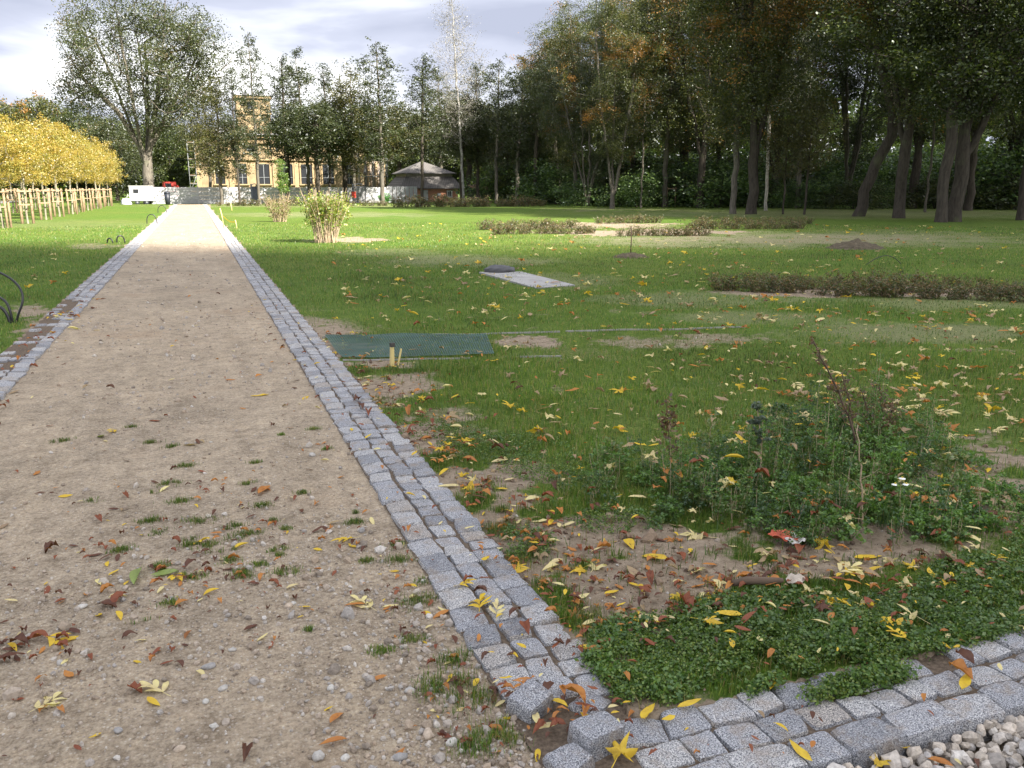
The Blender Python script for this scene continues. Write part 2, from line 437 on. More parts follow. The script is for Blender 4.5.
# ------------------------------------------------------------------ granite setts
def sett_shape(n, seed, p=11.0, rough=.02):
    g = np.random.default_rng(seed)
    l = np.linspace(-1, 1, n+1); Vs = []; Fs = []; o = 0
    for ax in range(3):
        for s in (-1, 1):
            if ax == 2 and s == -1: continue
            a, b = np.meshgrid(l, l, indexing='ij'); c = np.full_like(a, s)
            P = [None]*3; P[ax] = c; P[(ax+1) % 3] = a; P[(ax+2) % 3] = b
            P = np.stack([q.ravel() for q in P], 1); i = np.arange((n+1)**2).reshape(n+1, n+1)
            q = np.stack([i[:-1,:-1], i[1:,:-1], i[1:,1:], i[:-1,1:]], -1).reshape(-1, 4)
            if s < 0: q = q[:, ::-1]
            Vs.append(P); Fs.append(q+o); o += len(P)
    P = np.concatenate(Vs); r = (np.abs(P)**p).sum(1)**(-1/p); P = P*r[:, None]
    top = P[:, 2] > 0
    P[:, 0] *= 1-.05*(P[:, 2]+1)*.5; P[:, 1] *= 1-.05*(P[:, 2]+1)*.5
    nz = fbm(P[:, 0]*2+seed*3, P[:, 1]*2+P[:, 2]*1.7, seed, 3)-.5
    nx2 = fbm(P[:, 1]*1.3+seed*5, P[:, 2]*1.3+P[:, 0]*.8, seed+3, 3)-.5
    P[:, 2] += np.where(top, nz*.16*1.0, 0)
    P[:, 0] += nx2*.16*np.sign(P[:, 0])*np.abs(P[:, 0]); P[:, 1] += nz*.16*np.sign(P[:, 1])*np.abs(P[:, 1])
    # skewed corners, no two alike
    sk = g.normal(0, .055, 4)
    P[:, 0] += sk[0]*P[:, 1]+sk[2]*P[:, 0]*P[:, 1]; P[:, 1] += sk[1]*P[:, 0]+sk[3]*P[:, 1]*P[:, 0]
    return P, np.concatenate(Fs)
def granite(name, tint=1.0):
    t = NT(name); cg = t.co(); r = t.island()
    sp = t.noise(cg, 260, 2, .6); s2 = t.noise(cg, 60, 5, .6)
    c = t.ramp(sp, [(.36, (.045, .048, .058)), (.43, (.20, .205, .225)), (.55, (.34, .345, .36)), (.64, (.58, .58, .58))])
    c = t.mix(1.0, c, t.ramp(r, [(0, (.62, .63, .65)), (.3, (.85, .86, .88)), (.6, (1.0, 1.0, 1.0)), (.85, (1.12, 1.10, 1.05)), (1, (.92, .84, .74))]), 'MULTIPLY')
    dirt = t.step(t.noise(cg, 11, 6, .75), .46, .68)
    c = t.mix(t.math('MULTIPLY', dirt, .55), c, (.24, .19, .14))
    return t.pbr(c, .75, t.bump(s2, .008, 1, t.bump(sp, .0015)), .35)
GR = granite('blue_grey_granite')
mort = NT('joint_sand'); cg = mort.co()
mort = mort.pbr(mort.ramp(mort.noise(cg, 60, 6, .7), [(.3, (.06, .045, .034)), (.7, (.20, .155, .115))]), .95, mort.bump(mort.noise(cg, 200, 4, .7), .004), .1)
FINE = [sett_shape(7, s) for s in range(7)]; COARSE = [sett_shape(3, s+20) for s in range(3)]
def lay(mb, rows, g):
    """rows: list of (x, y, rz, len, wid, z, tilt)"""
    rows = np.array(rows); near = np.hypot(rows[:, 0], rows[:, 1]) < 16
    for sel, protos in ((near, FINE), (~near, COARSE)):
        rw = rows[sel]
        if not len(rw): continue
        k = g.integers(0, len(protos), len(rw))
        for j, (V, Fc) in enumerate(protos):
            q = rw[k == j]
            if not len(q): continue
            n = len(q); M = rotz(q[:, 2]+g.normal(0, .035, n)+np.where(g.random(n) < .5, np.pi, 0))
            tx = g.normal(0, .035, n); ty = g.normal(0, .03, n)+q[:, 6]
            T = np.zeros((n, 3, 3)); T[:, 0, 0] = 1; T[:, 1, 1] = 1; T[:, 2, 2] = 1; T[:, 0, 2] = ty; T[:, 2, 0] = -ty; T[:, 1, 2] = tx; T[:, 2, 1] = -tx
            M = T @ M
            scatter(mb, V, Fc, np.stack([q[:, 0], q[:, 1], q[:, 5]-.05+g.normal(0, .003, n)], 1), M, np.stack([q[:, 3]*.535, q[:, 4]*.535, np.full(n, .05)], 1), 0, True)
g = np.random.default_rng(5)
def run(y0, y1, xc, wid, lmin, lmax, z, tilt, keep=None, along='y'):
    out = []; y = y0
    while y < y1:
        l = g.uniform(lmin, lmax); gap = g.uniform(.003, .009)
        if keep is None or keep(y+l/2):
            wv = wid*g.uniform(.95, 1.03); off = g.normal(0, .004)
            if along == 'y': out.append((xc+off, y+l/2, math.pi/2, l, wv, z, tilt))
            else: out.append((y+l/2, xc+off, 0, l, wv, z, tilt))
        y += l+gap
    return out
rows = run(2.13, YEND, KI+.055, .115, .12, .18, .020, -.07) + run(2.08, YEND, KI+.172, .10, .085, .14, .013, 0) + run(2.06, YEND, KI+.287, .112, .09, .15, .015, .02)
kb = MB(); lay(kb, rows, g)
kr = tag(empty('kerb', (0,0,0)), 'long kerb of grey granite setts in three rows along the right edge of the gravel path', 'kerb', 'granite kerbs')
kb.build('setts', GR, kr)
mbk = MB(); yy = np.concatenate([np.arange(1.6, 16, .03), np.arange(16, YEND, .5)]); xx = np.linspace(KI-.01, KO+.02, 18)
def bed(xx, yy, name, par, z0=-.006):
    a, b = np.meshgrid(xx, yy); i = np.arange(a.size).reshape(a.shape)
    mbk = MB(); z = z0+.008*(fbm(a*9, b*9, 40)-.5)+.004*(fbm(a*40, b*40, 41)-.5)
    mbk.add(np.stack([a.ravel(), b.ravel(), z.ravel()], 1), np.stack([i[:-1,:-1], i[:-1,1:], i[1:,1:], i[1:,:-1]], -1).reshape(-1, 4), 0, True)
    o = mbk.build(name, mort, par); return o
bed(xx, yy, 'joint_bed', kr, .001)
# across the corner
kc = tag(empty('kerb', (0,0,0)), 'short kerb of pale granite setts crossing the bottom right corner in front of crushed stone', 'kerb', 'granite kerbs')
rows = run(1.06, 5.2, CY0+.05, .11, .12, .21, .014, 0, None, 'x') + run(1.0, 5.2, CY0+.165, .10, .09, .15, .012, 0, None, 'x') + run(.98, 5.2, CY0+.28, .11, .09, .17, .014, 0, lambda v: not (2.02 < v < 2.2), 'x')
kb = MB(); lay(kb, rows, g); kb.build('setts', GR, kc)
bed(np.arange(KO+.02, 5.3, .03), np.linspace(CY0+.0, CY1+.03, 14), 'joint_bed', kc, -.002)
# left kerb
kl = tag(empty('kerb', (0,0,0)), 'left kerb of granite setts along the path, its outer rows missing in places near the black pipes', 'kerb', 'granite kerbs')
rows = run(4.5, YEND, LI-.055, .115, .13, .22, .02, .08) + run(4.5, YEND, LI-.172, .10, .09, .14, .014, 0, lambda y: y > 13 or (y < 8.6 and g.random() < .7) or g.random() < .12) + run(4.5, YEND, LI-.287, .11, .09, .15, .016, 0, lambda y: y > 13.2 or (y < 9.5 and g.random() < .5) or g.random() < .22)
kb = MB(); lay(kb, rows, g); kb.build('setts', GR, kl)
bed(np.linspace(LO-.02, LI, 14), np.concatenate([np.arange(4.4, 16, .04), np.arange(16, YEND, .5)]), 'joint_bed', kl, .0)
# loose setts at the broken corner
for i, (x, y, z, rz, tx, ty, l, wd, h, lab) in enumerate([
    (.815, 2.07, .045, .5, .12, -.1, .115, .10, .09, 'loose speckled granite cube sitting proud where the long kerb breaks off'),
    (.93, 1.86, .045, .15, -.05, .04, .135, .115, .10, 'largest loose granite block at the corner with a sharp near edge'),
    (.825, 1.80, .015, .3, .0, -.12, .11, .10, .10, 'dull loose granite block tucked against the left side of the largest block'),
    (.99, 2.03, .012, .7, .03, .1, .12, .10, .06, 'sunken brownish sett between the two kerbs under fallen leaves')]):
    V, Fc = FINE[i]
    b = MB(); b.add(V*np.array([l/2, wd/2, h/2]), Fc, 0, True)
    o = b.build('loose_sett', GR, loc=(x, y, z-.030)); o.rotation_euler = (tx, ty, rz)
    tag(o, lab, 'paving stone', 'loose granite setts')

# ------------------------------------------------------------------ stones
def stone_mat(name, stops):
    t = NT(name); cg = t.co(); r = t.island()
    c = t.ramp(r, stops); c = t.mix(1.0, c, t.ramp(t.noise(cg, 90, 4, .6), [(.3, (.75,)*3), (.7, (1.2,)*3)]), 'MULTIPLY')
    return t.pbr(c, .8, t.bump(t.noise(cg, 120, 3), .002), .25)
SM = stone_mat('pebble', [(0, (.20, .17, .14)), (.25, (.33, .26, .19)), (.5, (.38, .32, .26)), (.75, (.30, .28, .26)), (.9, (.44, .39, .33)), (1, (.50, .47, .43))])
SC = stone_mat('crushed_stone', [(0, (.24, .22, .20)), (.3, (.42, .37, .31)), (.6, (.52, .46, .39)), (.85, (.38, .36, .34)), (1, (.66, .62, .56))])
I0, F0 = ico(0); I1, F1 = ico(1)
g = np.random.default_rng(9)
def polar(n, r0, r1, g, a0=-20, a1=62, p=0):
    r = np.exp(g.uniform(math.log(r0), math.log(r1), n)); a = np.radians(g.uniform(a0, a1, n))
    return r*np.sin(a), r*np.cos(a)
sb = MB()
x, y = polar(150000, 1.2, 32, g, -75, 40)
n = fbm(x*1.1, y*1.1, 50)
side = np.clip((x-KI+.55)/.5, 0, 1)*np.clip((4.2-y)/1.5, 0, 1)
ok = (x > LI+.01) & (x < KI+.008) & (g.random(len(x)) < np.clip((n-.30)*2.4, .10, 1)*(.35+.65*np.clip((5-y)/3, 0, 1))+side*.6)
x, y = x[ok], y[ok]; k = len(x)
sz = np.exp(g.normal(math.log(.0031), .55, k))*(1+.12*np.hypot(x, y)); sz = np.clip(sz, .0015, .024)
scatter(sb, I0, F0, np.stack([x, y, pz(x, y)+sz*.25], 1), rand_rot(k, g), sz[:, None]*g.uniform(.7, 1.3, (k, 3)), 0, False, .12, g)
stuff(sb.build('gravel', SM), 'loose grit and small pebbles strewn over the sandy path', 'gravel')
# crushed stone bottom right
sb = MB(); x = g.uniform(.98, 3.6, 3200); y = g.uniform(.7, CY0-.0, 3200); k = len(x)
sz = np.exp(g.normal(math.log(.0165), .26, k)); ok = y+sz < CY0+.004; x, y, sz = x[ok], y[ok], sz[ok]; k = len(x)
scatter(sb, I1, F1, np.stack([x, y, -.045+.034*g.random(k)], 1), rand_rot(k, g), sz[:, None]*g.uniform(.65, 1.25, (k, 3)), 0, False, .13, g)
stuff(sb.build('crushed_stone', SC), 'pale crushed stone filling the bottom right corner beyond the cross kerb', 'gravel')
# bigger stones, each its own thing
def stone(x, y, s, lab, mat=SM, zf=pz):
    b = MB(); V = I1*(1+.11*g.normal(size=(len(I1), 1)))*np.array([s*g.uniform(.9, 1.3), s*g.uniform(.7, 1), s*g.uniform(.5, .8)])
    b.add(V, F1, 0, True); o = b.build('stone', mat, loc=(x, y, float(zf(np.array(x), np.array(y)))+s*.25)); o.rotation_euler = (0, 0, g.uniform(0, 6))
    tag(o, lab, 'stone', 'larger stones lying on the path')
STN = [stone_mat('stone_tone', [(0, c), (1, c)]) for c in ((.40,.38,.35), (.28,.27,.26), (.44,.36,.28), (.48,.46,.42))]
for (px, py, s, k, lab) in [(82,607,.018,3,'smooth pale stone left of the brown leaf clusters on the path'), (209,667,.018,1,'dark grey stone in the middle of the near path'), (118,730,.015,1,'grey stone near the bottom of the path, left of centre'),
      (223,689,.013,0,'light grey stone below the pale compound leaf'), (206,702,.012,3,'greenish white stone low in the middle of the path'), (214,726,.012,3,'whitish stone nearest the bottom middle of the path'), (318,755,.017,0,'grey and white stone at the bottom edge right of centre'),
      (331,688,.012,3,'small white chip lying right of the path centre'), (232,650,.013,0,'rounded grey stone right of the dark grey one'), (289,606,.014,2,'tan stone at the right of the leaf litter'), (312,455,.02,0,'grey stone far up the path near the right kerb'),
      (293,603,.012,3,'pale stone beside the tan one'), (362,531,.02,1,'flat grey stone against the foot of the right kerb'), (410,690,.016,0,'grey stone by the grass tuft near the kerb'), (428,735,.02,2,'tan stone in the coarse gravel by the kerb'),
      (400,757,.019,1,'dark grey stone in the coarse gravel at the bottom edge'), (452,742,.018,3,'white stone in the coarse gravel near the loose setts'), (345,757,.014,3,'white stone at the bottom edge beside the grey and white one'), (60,663,.012,0,'grey stone near the left edge of the near path'), (180,748,.014,2,'brown stone at the bottom left of centre')]:
    x, y = U(px, py); stone(x, y, s, lab, STN[k])
x, y = U(782, 430)

# crumbs of earth on the bare patches
x, y = polar(60000, 1.8, 12, g, 10, 60); ss = soil_at(x, y); ok = (x > KO+.01) & (y > CY1) & (g.random(len(x)) < np.clip(ss-.25, 0, 1)*.35); x, y = x[ok], y[ok]; k = len(x)
sz = np.exp(g.normal(math.log(.0032), .55, k))*(1+.1*np.hypot(x, y)); sb = MB(); scatter(sb, I0, F0, np.stack([x, y, gz(x, y)+sz*.2], 1), rand_rot(k, g), sz[:, None]*g.uniform(.7, 1.3, (k, 3)), 0, False, .14, g)
CR = stone_mat('soil_crumb', [(0, (.10, .07, .05)), (.4, (.18, .13, .09)), (.8, (.26, .20, .14)), (.95, (.30, .27, .23)), (1, (.42, .39, .35))])
stuff(sb.build('soil_crumbs', CR), 'crumbs of earth and grit on the bare patches of the lawn', 'soil')
# ------------------------------------------------------------------ trees
def leaf_quads(mb, cen, rad, per, size, g, mi=0, flat=.75, sub=4):
    """rhombic leaves in clumps: each clump breaks into a few sprays"""
    n = len(cen)
    sc = cen[:, None]+g.normal(size=(n, sub, 3))*(rad[:, None, None]*np.array([.62, .62, .5]))
    sc = sc.reshape(-1, 3); r2 = np.repeat(rad, sub)*.42
    k = max(1, per//sub)
    P = sc[:, None]+g.normal(size=(len(sc), k, 3))*(r2[:, None, None]*np.array([.8, .8, .55]))
    P = P.reshape(-1, 3); m = len(P)
    a = g.normal(size=(m, 3)); a[:, 2] *= flat; a /= np.linalg.norm(a, axis=1)[:, None]
    b = g.normal(size=(m, 3)); b -= (a*b).sum(1)[:, None]*a; b /= np.linalg.norm(b, axis=1)[:, None]
    s = size*g.uniform(.6, 1.35, m)[:, None]
    V = np.stack([P-a*s*.5, P+b*s*.30, P+a*s*.5, P-b*s*.30], 1).reshape(-1, 3)
    mb.add(V, np.arange(m*4).reshape(-1, 4), mi)

def skeleton(mb, stems, clumps, r0, g, rtip=.012, seg=.6, pexp=.5, mi=0, droop=.0, sides=9):
    P = []; par = []; isst = []
    for si, st in enumerate(stems):
        st = np.asarray(st, float)
        # resample the stem
        d = np.r_[0, np.cumsum(np.linalg.norm(np.diff(st, axis=0), axis=1))]; m = max(3, int(d[-1]/seg))
        q = np.stack([np.interp(np.linspace(0, d[-1], m), d, st[:, k]) for k in range(3)], 1)
        q[1:-1] += g.normal(0, .035*seg/.6, (m-2, 3))*np.array([1, 1, .3])
        for j in range(m):
            if j == 0 and si > 0:
                dd = np.linalg.norm(np.array(P)-q[0], axis=1); last = int(dd.argmin()); continue
            P.append(q[j]); par.append(-1 if (j == 0) else (last if j == 1 and si > 0 else len(P)-2)); isst.append(True)
    NP = np.array(P)
    order = np.argsort(np.min(np.linalg.norm(clumps[:, None]-NP[None], axis=2), axis=1))
    for c in clumps[order]:
        A = np.array(P); d = A-c; dist = np.linalg.norm(d, axis=1)
        horiz = np.hypot(d[:, 0], d[:, 1]); rise = c[2]-A[:, 2]
        cost = dist+.9*np.maximum(0, .35*horiz-rise)
        cost[:max(1, int(.8/seg))] += 50
        k = int(cost.argmin()); a = A[k]; ln = dist[k]
        m = max(1, int(round(ln/seg)))
        up = np.array([0, 0, ln*.12])
        prev = k
        for j in range(1, m+1):
            t_ = j/m; p = a+(c-a)*t_-up*math.sin(math.pi*t_)*(1 if droop == 0 else droop)
            if j < m: p = p+g.normal(0, .07*seg, 3)
            P.append(p); par.append(prev); prev = len(P)-1
    P = np.array(P); n = len(P); cnt = np.zeros(n); kids = [[] for _ in range(n)]
    for i in range(n):
        if par[i] >= 0: kids[par[i]].append(i)
    for i in range(n-1, -1, -1):
        if not kids[i]: cnt[i] += 1
        if par[i] >= 0: cnt[par[i]] += cnt[i]
    # parents always precede their children
    tot = cnt[0]; rad = np.maximum(rtip, r0*(cnt/tot)**pexp)
    starts = [(0, -1)]
    while starts:
        i, p = starts.pop(); ch = [] if p < 0 else [p]; ch.append(i)
        while kids[i]:
            ks = sorted(kids[i], key=lambda q: -cnt[q])
            for q in ks[1:]: starts.append((q, i))
            i = ks[0]; ch.append(i)
        if len(ch) < 2: continue
        r = rad[ch].copy()
        if p >= 0: r[0] = r[1]
        else:
            zz = P[ch][:, 2]-P[ch[0]][2]; r = r*(1+.32*np.exp(-zz/(r0*1.6)))
        ns = sides if r[0] > .12 else 6 if r[0] > .05 else 4 if r[0] > .02 else 3
        mb.tube(P[ch], r, ns, mi, True, False)

def crown_clumps(g, n, z0, z1, env, cx=lambda z: (0, 0), shell=.45, gap=0.0, seed=0):
    out = []
    while len(out) < n:
        t_ = g.random(); e = env(t_)
        if g.random() > (e/1.0)**1.3: continue
        z = z0+(z1-z0)*t_; a = g.uniform(0, 2*math.pi)
        lob = 1+.28*math.sin(a*3+t_*7+seed)+.15*math.sin(a*5-t_*11+seed*2)
        r = env.R*e*lob*g.random()**shell
        x0, y0 = cx(z); p = (x0+r*math.cos(a), y0+r*math.sin(a), z)
        if gap and vnoise(p[0]*.45+50+seed, (p[1]*.45+p[2]*.5)+50) < gap: continue
        out.append(p)
    return np.array(out)
class Env:
    def __init__(s, R_, pts): s.R = R_; s.x = [p[0] for p in pts]; s.y = [p[1] for p in pts]
    def __call__(s, t_): return float(np.interp(t_, s.x, s.y))
ROUND = [(0, .35), (.2, .8), (.45, 1), (.7, .88), (.88, .6), (1, .2)]
TALL = [(0, .5), (.15, .85), (.4, 1), (.7, .7), (.9, .35), (1, .08)]
CONE = [(0, .6), (.2, 1), (.5, .8), (.8, .4), (1, .05)]
VASE = [(0, .2), (.3, .6), (.6, 1), (.85, .8), (1, .3)]

def tree(name, seed, Ht, z0, R_, prof, ncl, per, lsize, r0, bmat, lmat, crad=.7, stems=None, shell=.45, gap=.25, cx=None, seg=.6, rtip=.012, sub=4, sides=9, leafsel=1.0, pexp=.5):
    g = np.random.default_rng(seed)
    if stems is None:
        lean = g.normal(0, .02*Ht, 2)
        stems = [[(0, 0, -.15), (lean[0]*.2+g.normal(0, .08), lean[1]*.2, Ht*.3), (lean[0]*.6, lean[1]*.6+g.normal(0, .12), Ht*.62), (lean[0], lean[1], Ht*.95)]]
        cxf = lambda z: (lean[0]*z/Ht, lean[1]*z/Ht)
    else: cxf = cx or (lambda z: (0, 0))
    env = Env(R_, prof)
    C = crown_clumps(g, ncl, z0, Ht, env, cxf, shell, gap, seed)
    root = empty(name)
    tb = MB(); skeleton(tb, stems, C, r0, g, rtip, seg, pexp, sides=sides); tb.build('trunk', bmat, root)
    cb = MB(); Cs = C[g.random(len(C)) < leafsel] if leafsel < 1 else C
    leaf_quads(cb, Cs, crad*g.uniform(.7, 1.25, len(Cs)), per, lsize, g, sub=sub)
    cb.build('crown', lmat, root)
    root['_h'] = Ht
    return root
USED = set()
def put(proto, X, Y, h, label, group=None, rz=None, wide=1.0, cat='tree'):
    o = proto if proto.name not in USED else copy_tree(proto)
    USED.add(proto.name); s = h/proto['_h']
    o.location = (X, Y, float(gz(np.array(X), np.array(Y)))-.02)
    o.rotation_euler = (0, 0, random.uniform(0, 6.28) if rz is None else rz); o.scale = (s*wide, s*wide, s)
    tag(o, label, cat, group); return o

BG = bark('grey_bark', (.15, .135, .11)); BD = bark('dark_bark', (.072, .062, .05)); BP = bark('pale_bark', (.46, .43, .37), (.18, .16, .13), 1, 2)
BY = bark('young_bark', (.30, .27, .20)); BB = bark('birch_bark', (.36, .35, .33), (.12, .11, .10), 1, 1.2)
FG = foliage('leaf_old_green', [(0.040,0.053,0.016), (0.047,0.061,0.018), (0.055,0.067,0.021), (0.037,0.048,0.016), (0.069,0.075,0.024)], (0.092,0.067,0.019), .66, .25)
FA = foliage('leaf_alder', [(0.034,0.047,0.016), (0.040,0.052,0.017), (0.049,0.060,0.020), (0.030,0.042,0.015), (0.061,0.070,0.023)])
FO = foliage('leaf_olive', [(0.058,0.064,0.017), (0.071,0.073,0.019), (0.085,0.083,0.022), (0.053,0.059,0.017), (0.101,0.092,0.025)])
FD = foliage('leaf_dark', [(0.033,0.050,0.013), (0.044,0.062,0.014), (0.059,0.076,0.018), (0.029,0.042,0.011), (0.079,0.091,0.021)])
FM = foliage('leaf_maple_turning', [(0.048,0.063,0.015), (0.061,0.077,0.017), (0.083,0.089,0.020), (0.104,0.105,0.021), (0.041,0.054,0.014)], (0.279,0.134,0.024), .60, .22)
FU = foliage('leaf_undergrowth', [(0.058,0.109,0.031), (0.088,0.146,0.040), (0.125,0.191,0.050), (0.043,0.079,0.026)])
FY = foliage('leaf_yellow', [(0.306,0.220,0.035), (0.334,0.255,0.045), (0.277,0.230,0.042), (0.316,0.200,0.033), (0.344,0.281,0.068)], (0.239,0.224,0.048), .58, .8, .4, .15)
FB = foliage('leaf_bright', [(0.120,0.210,0.038), (0.165,0.255,0.045), (0.090,0.165,0.038), (0.210,0.270,0.068)], None, .6, .4, .45, .2)

FDW = foliage('leaf_far_wood', [(0.117,0.166,0.036), (0.167,0.223,0.048), (0.215,0.271,0.054), (0.098,0.136,0.034)])
WOODP = [(0, .28), (.22, .55), (.45, .95), (.7, .9), (1, .25)]
# the great open-grown tree at the end of the path
TX = at_y(150, 90); Hb = z_of(TX, 90, -6)
st = [[(0,0,-.2), (.1,0,3.2), (.5,.1,6.5), (.4,.4,12), (.2,.3,19)], [(.05,0,3.0), (-1.0,.2,6.5), (-2.9,.6,12), (-5.0,.8,17)], [(.1,0,3.4), (1.0,-.4,7), (2.6,-.8,13), (3.6,-1,18.5)],
      [(.05,0,2.6), (-.5,-.7,7), (-1.2,-1.6,13), (-1.6,-2,19)], [(.1,0,4.6), (2.4,.6,8.0), (5.2,1.2,12), (7,1.4,15)], [(.1,.1,4), (.7,1.6,9), (.9,3.4,15)], [(.0,0,4.4), (-2.4,-.5,8.4), (-5.4,-.8,11), (-7.6,-1,14.6)]]
st = [[(x*.84, y*.84, z) for x, y, z in q] for q in st]
big = tree('park_tree', 41, Hb, 6.6, 6.9, [(0, .32), (.15, .7), (.4, .98), (.6, 1), (.78, .9), (.92, .62), (1, .25)], 520, 130, .16, .5, BG, FG, 1.0, st, .45, .40, seg=.7, sub=5)
put(big, TX, 90, Hb, 'tall open-grown tree with many rising limbs standing alone by the far end of the path', rz=0)

SL = [tree('slender_tree', 60+i, 14, 3.8, 1.75, TALL, 115, 84, .135, .14, BG if i % 2 else BD, FA, .50, gap=.2, seg=.5, rtip=.016) for i in range(4)]
SLO = [tree('slender_tree', 70+i, 12, 2.6, 2.2, TALL, 135, 100, .145, .14, BG, FO, .62, gap=.2, seg=.5, rtip=.016) for i in range(2)]
MID = [tree('broad_tree', 80+i, 8.5, 3.9, 2.6, ROUND, 120, 110, .155, .16, BD, (FO, FG, FA)[i], .72, gap=.2, seg=.55, shell=.4) for i in range(3)]
BACK = [tree('broad_tree', 90+i, 15, 1.5, 5.6, ROUND, 260, 130, .28, .32, BD, (FD, FM, FG)[i], 1.3, gap=.12, seg=1.0, shell=.36, rtip=.03, sides=7) for i in range(3)]

# px of trunk, ground distance Y, px row of the top, prototype, label
rowtrees = [
 (222, 84, 78, SLO[0], 'yellowish green tree in front of the left part of the ochre building', 1.2),
 (212, 100, 66, SLO[1], 'pale green slim tree just right of the great tree', 1.0),
 (240, 82, 64, SL[0], 'thin dark-stemmed tree right beside the yellowish green one', .8),
 (259, 83, 30, SL[1], 'tallest thin spire-like tree in front of the building tower', .85),
 (288, 86, 50, SL[2], 'slim grey-green tree behind the small bright sapling', 1.1),
 (310, 88, 46, SL[3], 'slim tree with the high crown above the middle windows', 1.1),
 (331, 94, 60, SL[0], 'slim tree standing behind the right-hand windows', 1.0),
 (355, 86, 58, SLO[1], 'slim olive tree above the right-hand iron gate leaf', 1.0),
 (382, 80, 40, SL[1], 'dark slim tree with a full crown between the gate and the brick house', 1.35),
 (422, 80, 50, SL[2], 'slim tree standing in front of the roof of the brick house', 1.1),
 (443, 108, 70, SL[3], 'slim tree rising behind the brick house roof', 1.3),
 (478, 84, 60, SL[0], 'slim tree to the right of the bare birch', 1.2),
 (497, 80, 56, SL[1], 'slim tree over the small dark shed', 1.2),
 (517, 78, 52, SL[3], 'slim tree at the left edge of the dark wood', 1.3),
 (535, 75, 46, SL[2], 'slim tree just inside the left edge of the wood', 1.2),
 (556, 80, 44, SL[0], 'slim tree partly hidden by the leftmost many-stemmed tree', 1.3),
 (320, 84, 104, MID[2], 'squat dark tree with a low crown covering the building front', 1.25),
 (346, 88, 96, MID[0], 'rounded olive tree in front of the right end of the building', 1.25),
 (290, 92, 112, MID[1], 'low rounded tree between the tall spire-like tree and the middle windows', 1.0),
 (400, 104, 108, MID[0], 'olive tree behind the left side of the brick house', 1.3),
 (470, 98, 104, MID[1], 'broad green tree behind the small dark shed', 1.5),
 (507, 92, 112, MID[0], 'olive tree behind the slim trees right of the shed', 1.4),
]
for px, Y_, top, pr, lab, wd in rowtrees:
    X_ = at_y(px, Y_); put(pr, X_, Y_, z_of(X_, Y_, top), lab, 'slim trees along the far wall', wide=wd)
# the bare birch
X_ = at_y(464, 82); hb = z_of(X_, 82, -14)
st = [[(0,0,-.1), (-.2,0,5), (-.5,0,10), (-.9,0,17)]]
bir = tree('birch', 55, 17.5, 5.0, 2.5, TALL, 620, 26, .08, .11, BB, foliage('leaf_birch', [(.20,.185,.165), (.25,.23,.21), (.15,.145,.12)]), .5, st, .5, .1, cx=lambda z: (-.05*z, 0), seg=.5, rtip=.011)
put(bir, X_, 82, hb, 'tall nearly bare birch with a white trunk beside the brick house', rz=0)
X_ = at_y(462, 84)
put(MID[1], X_, 84, z_of(X_, 84, 96), 'green tree hugging the lower trunk of the bare birch', 'slim trees along the far wall', wide=.9)

# dark masses left, behind the yellow avenue, and behind everything else
for px, Y_, top, k, lab in [(-30, 110, 108, 0, 'dark tree at the left edge behind the yellow trees'), (12, 118, 102, 1, 'dark rounded tree behind the nearest yellow crowns'), (52, 122, 97, 1, 'brownish rounded tree rising behind the yellow avenue'),
      (88, 118, 110, 0, 'dark tree between the brownish tree and the great tree'), (118, 112, 118, 2, 'green tree left of the great tree trunk'), (172, 125, 120, 0, 'dark tree right behind the great tree trunk'), (140, 128, 124, 0, 'dark tree behind the white site trailer'),
      (386, 125, 128, 0, 'dark tree behind the scaffolded end of the building'), (424, 122, 118, 0, 'dark tree behind the ridge of the brick house'), (455, 118, 112, 2, 'green tree behind the bare birch'), (492, 112, 108, 0, 'dark tree behind the small shed'), (525, 108, 100, 0, 'dark tree behind the left edge of the wood')]:
    X_ = at_y(px, Y_); put(BACK[k], X_, Y_, z_of(X_, Y_, top), lab, 'dark trees in the far background')

# ---- the wood on the right
def stemset(kind):
    if kind == 'v': return [[(0,0,-.2), (.05,0,1.2), (-.5,.1,5), (-1.5,.3,11), (-2.2,.5,19)], [(.1,0,1.0), (.8,-.1,5), (1.7,-.2,11), (2.2,0,19)], [(.05,0,2), (0,.9,7), (.2,2,15)]]
    if kind == 'many': return [[(0,0,-.2), (.1,0,.8), (-1.1,0,5), (-2.3,.2,10), (-3.2,.5,15)], [(.1,0,.5), (.35,.4,5), (.2,1,10), (.3,1.3,17)], [(.1,0,.6), (1.2,-.2,5), (2.4,-.3,10), (3,-.3,16)], [(0,0,.5), (-.5,-.7,5), (-.9,-1.5,11), (-1,-2,16)]]
    if kind == 'fork': return [[(0,0,-.2), (.05,.05,4), (-.5,.1,7.5), (-1.3,0,13), (-1.8,.4,21)], [(.05,.05,3.7), (1.1,-.2,7.5), (2.2,-.5,14), (2.6,-.6,20)], [(0,0,4.5), (.2,1.2,9), (.6,2.6,16)]]
    if kind == 'lean': return [[(0,0,-.2), (.5,0,2.2), (1.5,.1,4.5), (2.1,.1,8), (2.6,0,15), (2.8,0,20)], [(1.4,0,4.2), (.4,-.3,7.5), (-.8,-.5,12), (-1.2,-.6,17)]]
    if kind == 'limb': return [[(0,0,-.2), (.1,0,3), (-.1,.1,8), (-.4,.2,14), (-.6,.2,21)], [(.15,0,2.6), (1.0,-.1,5), (2.4,-.3,8.5), (4.6,-.5,13), (5.6,-.4,17)], [(.1,0,3.4), (.7,1,8), (1.2,2,15)]]
W = {}
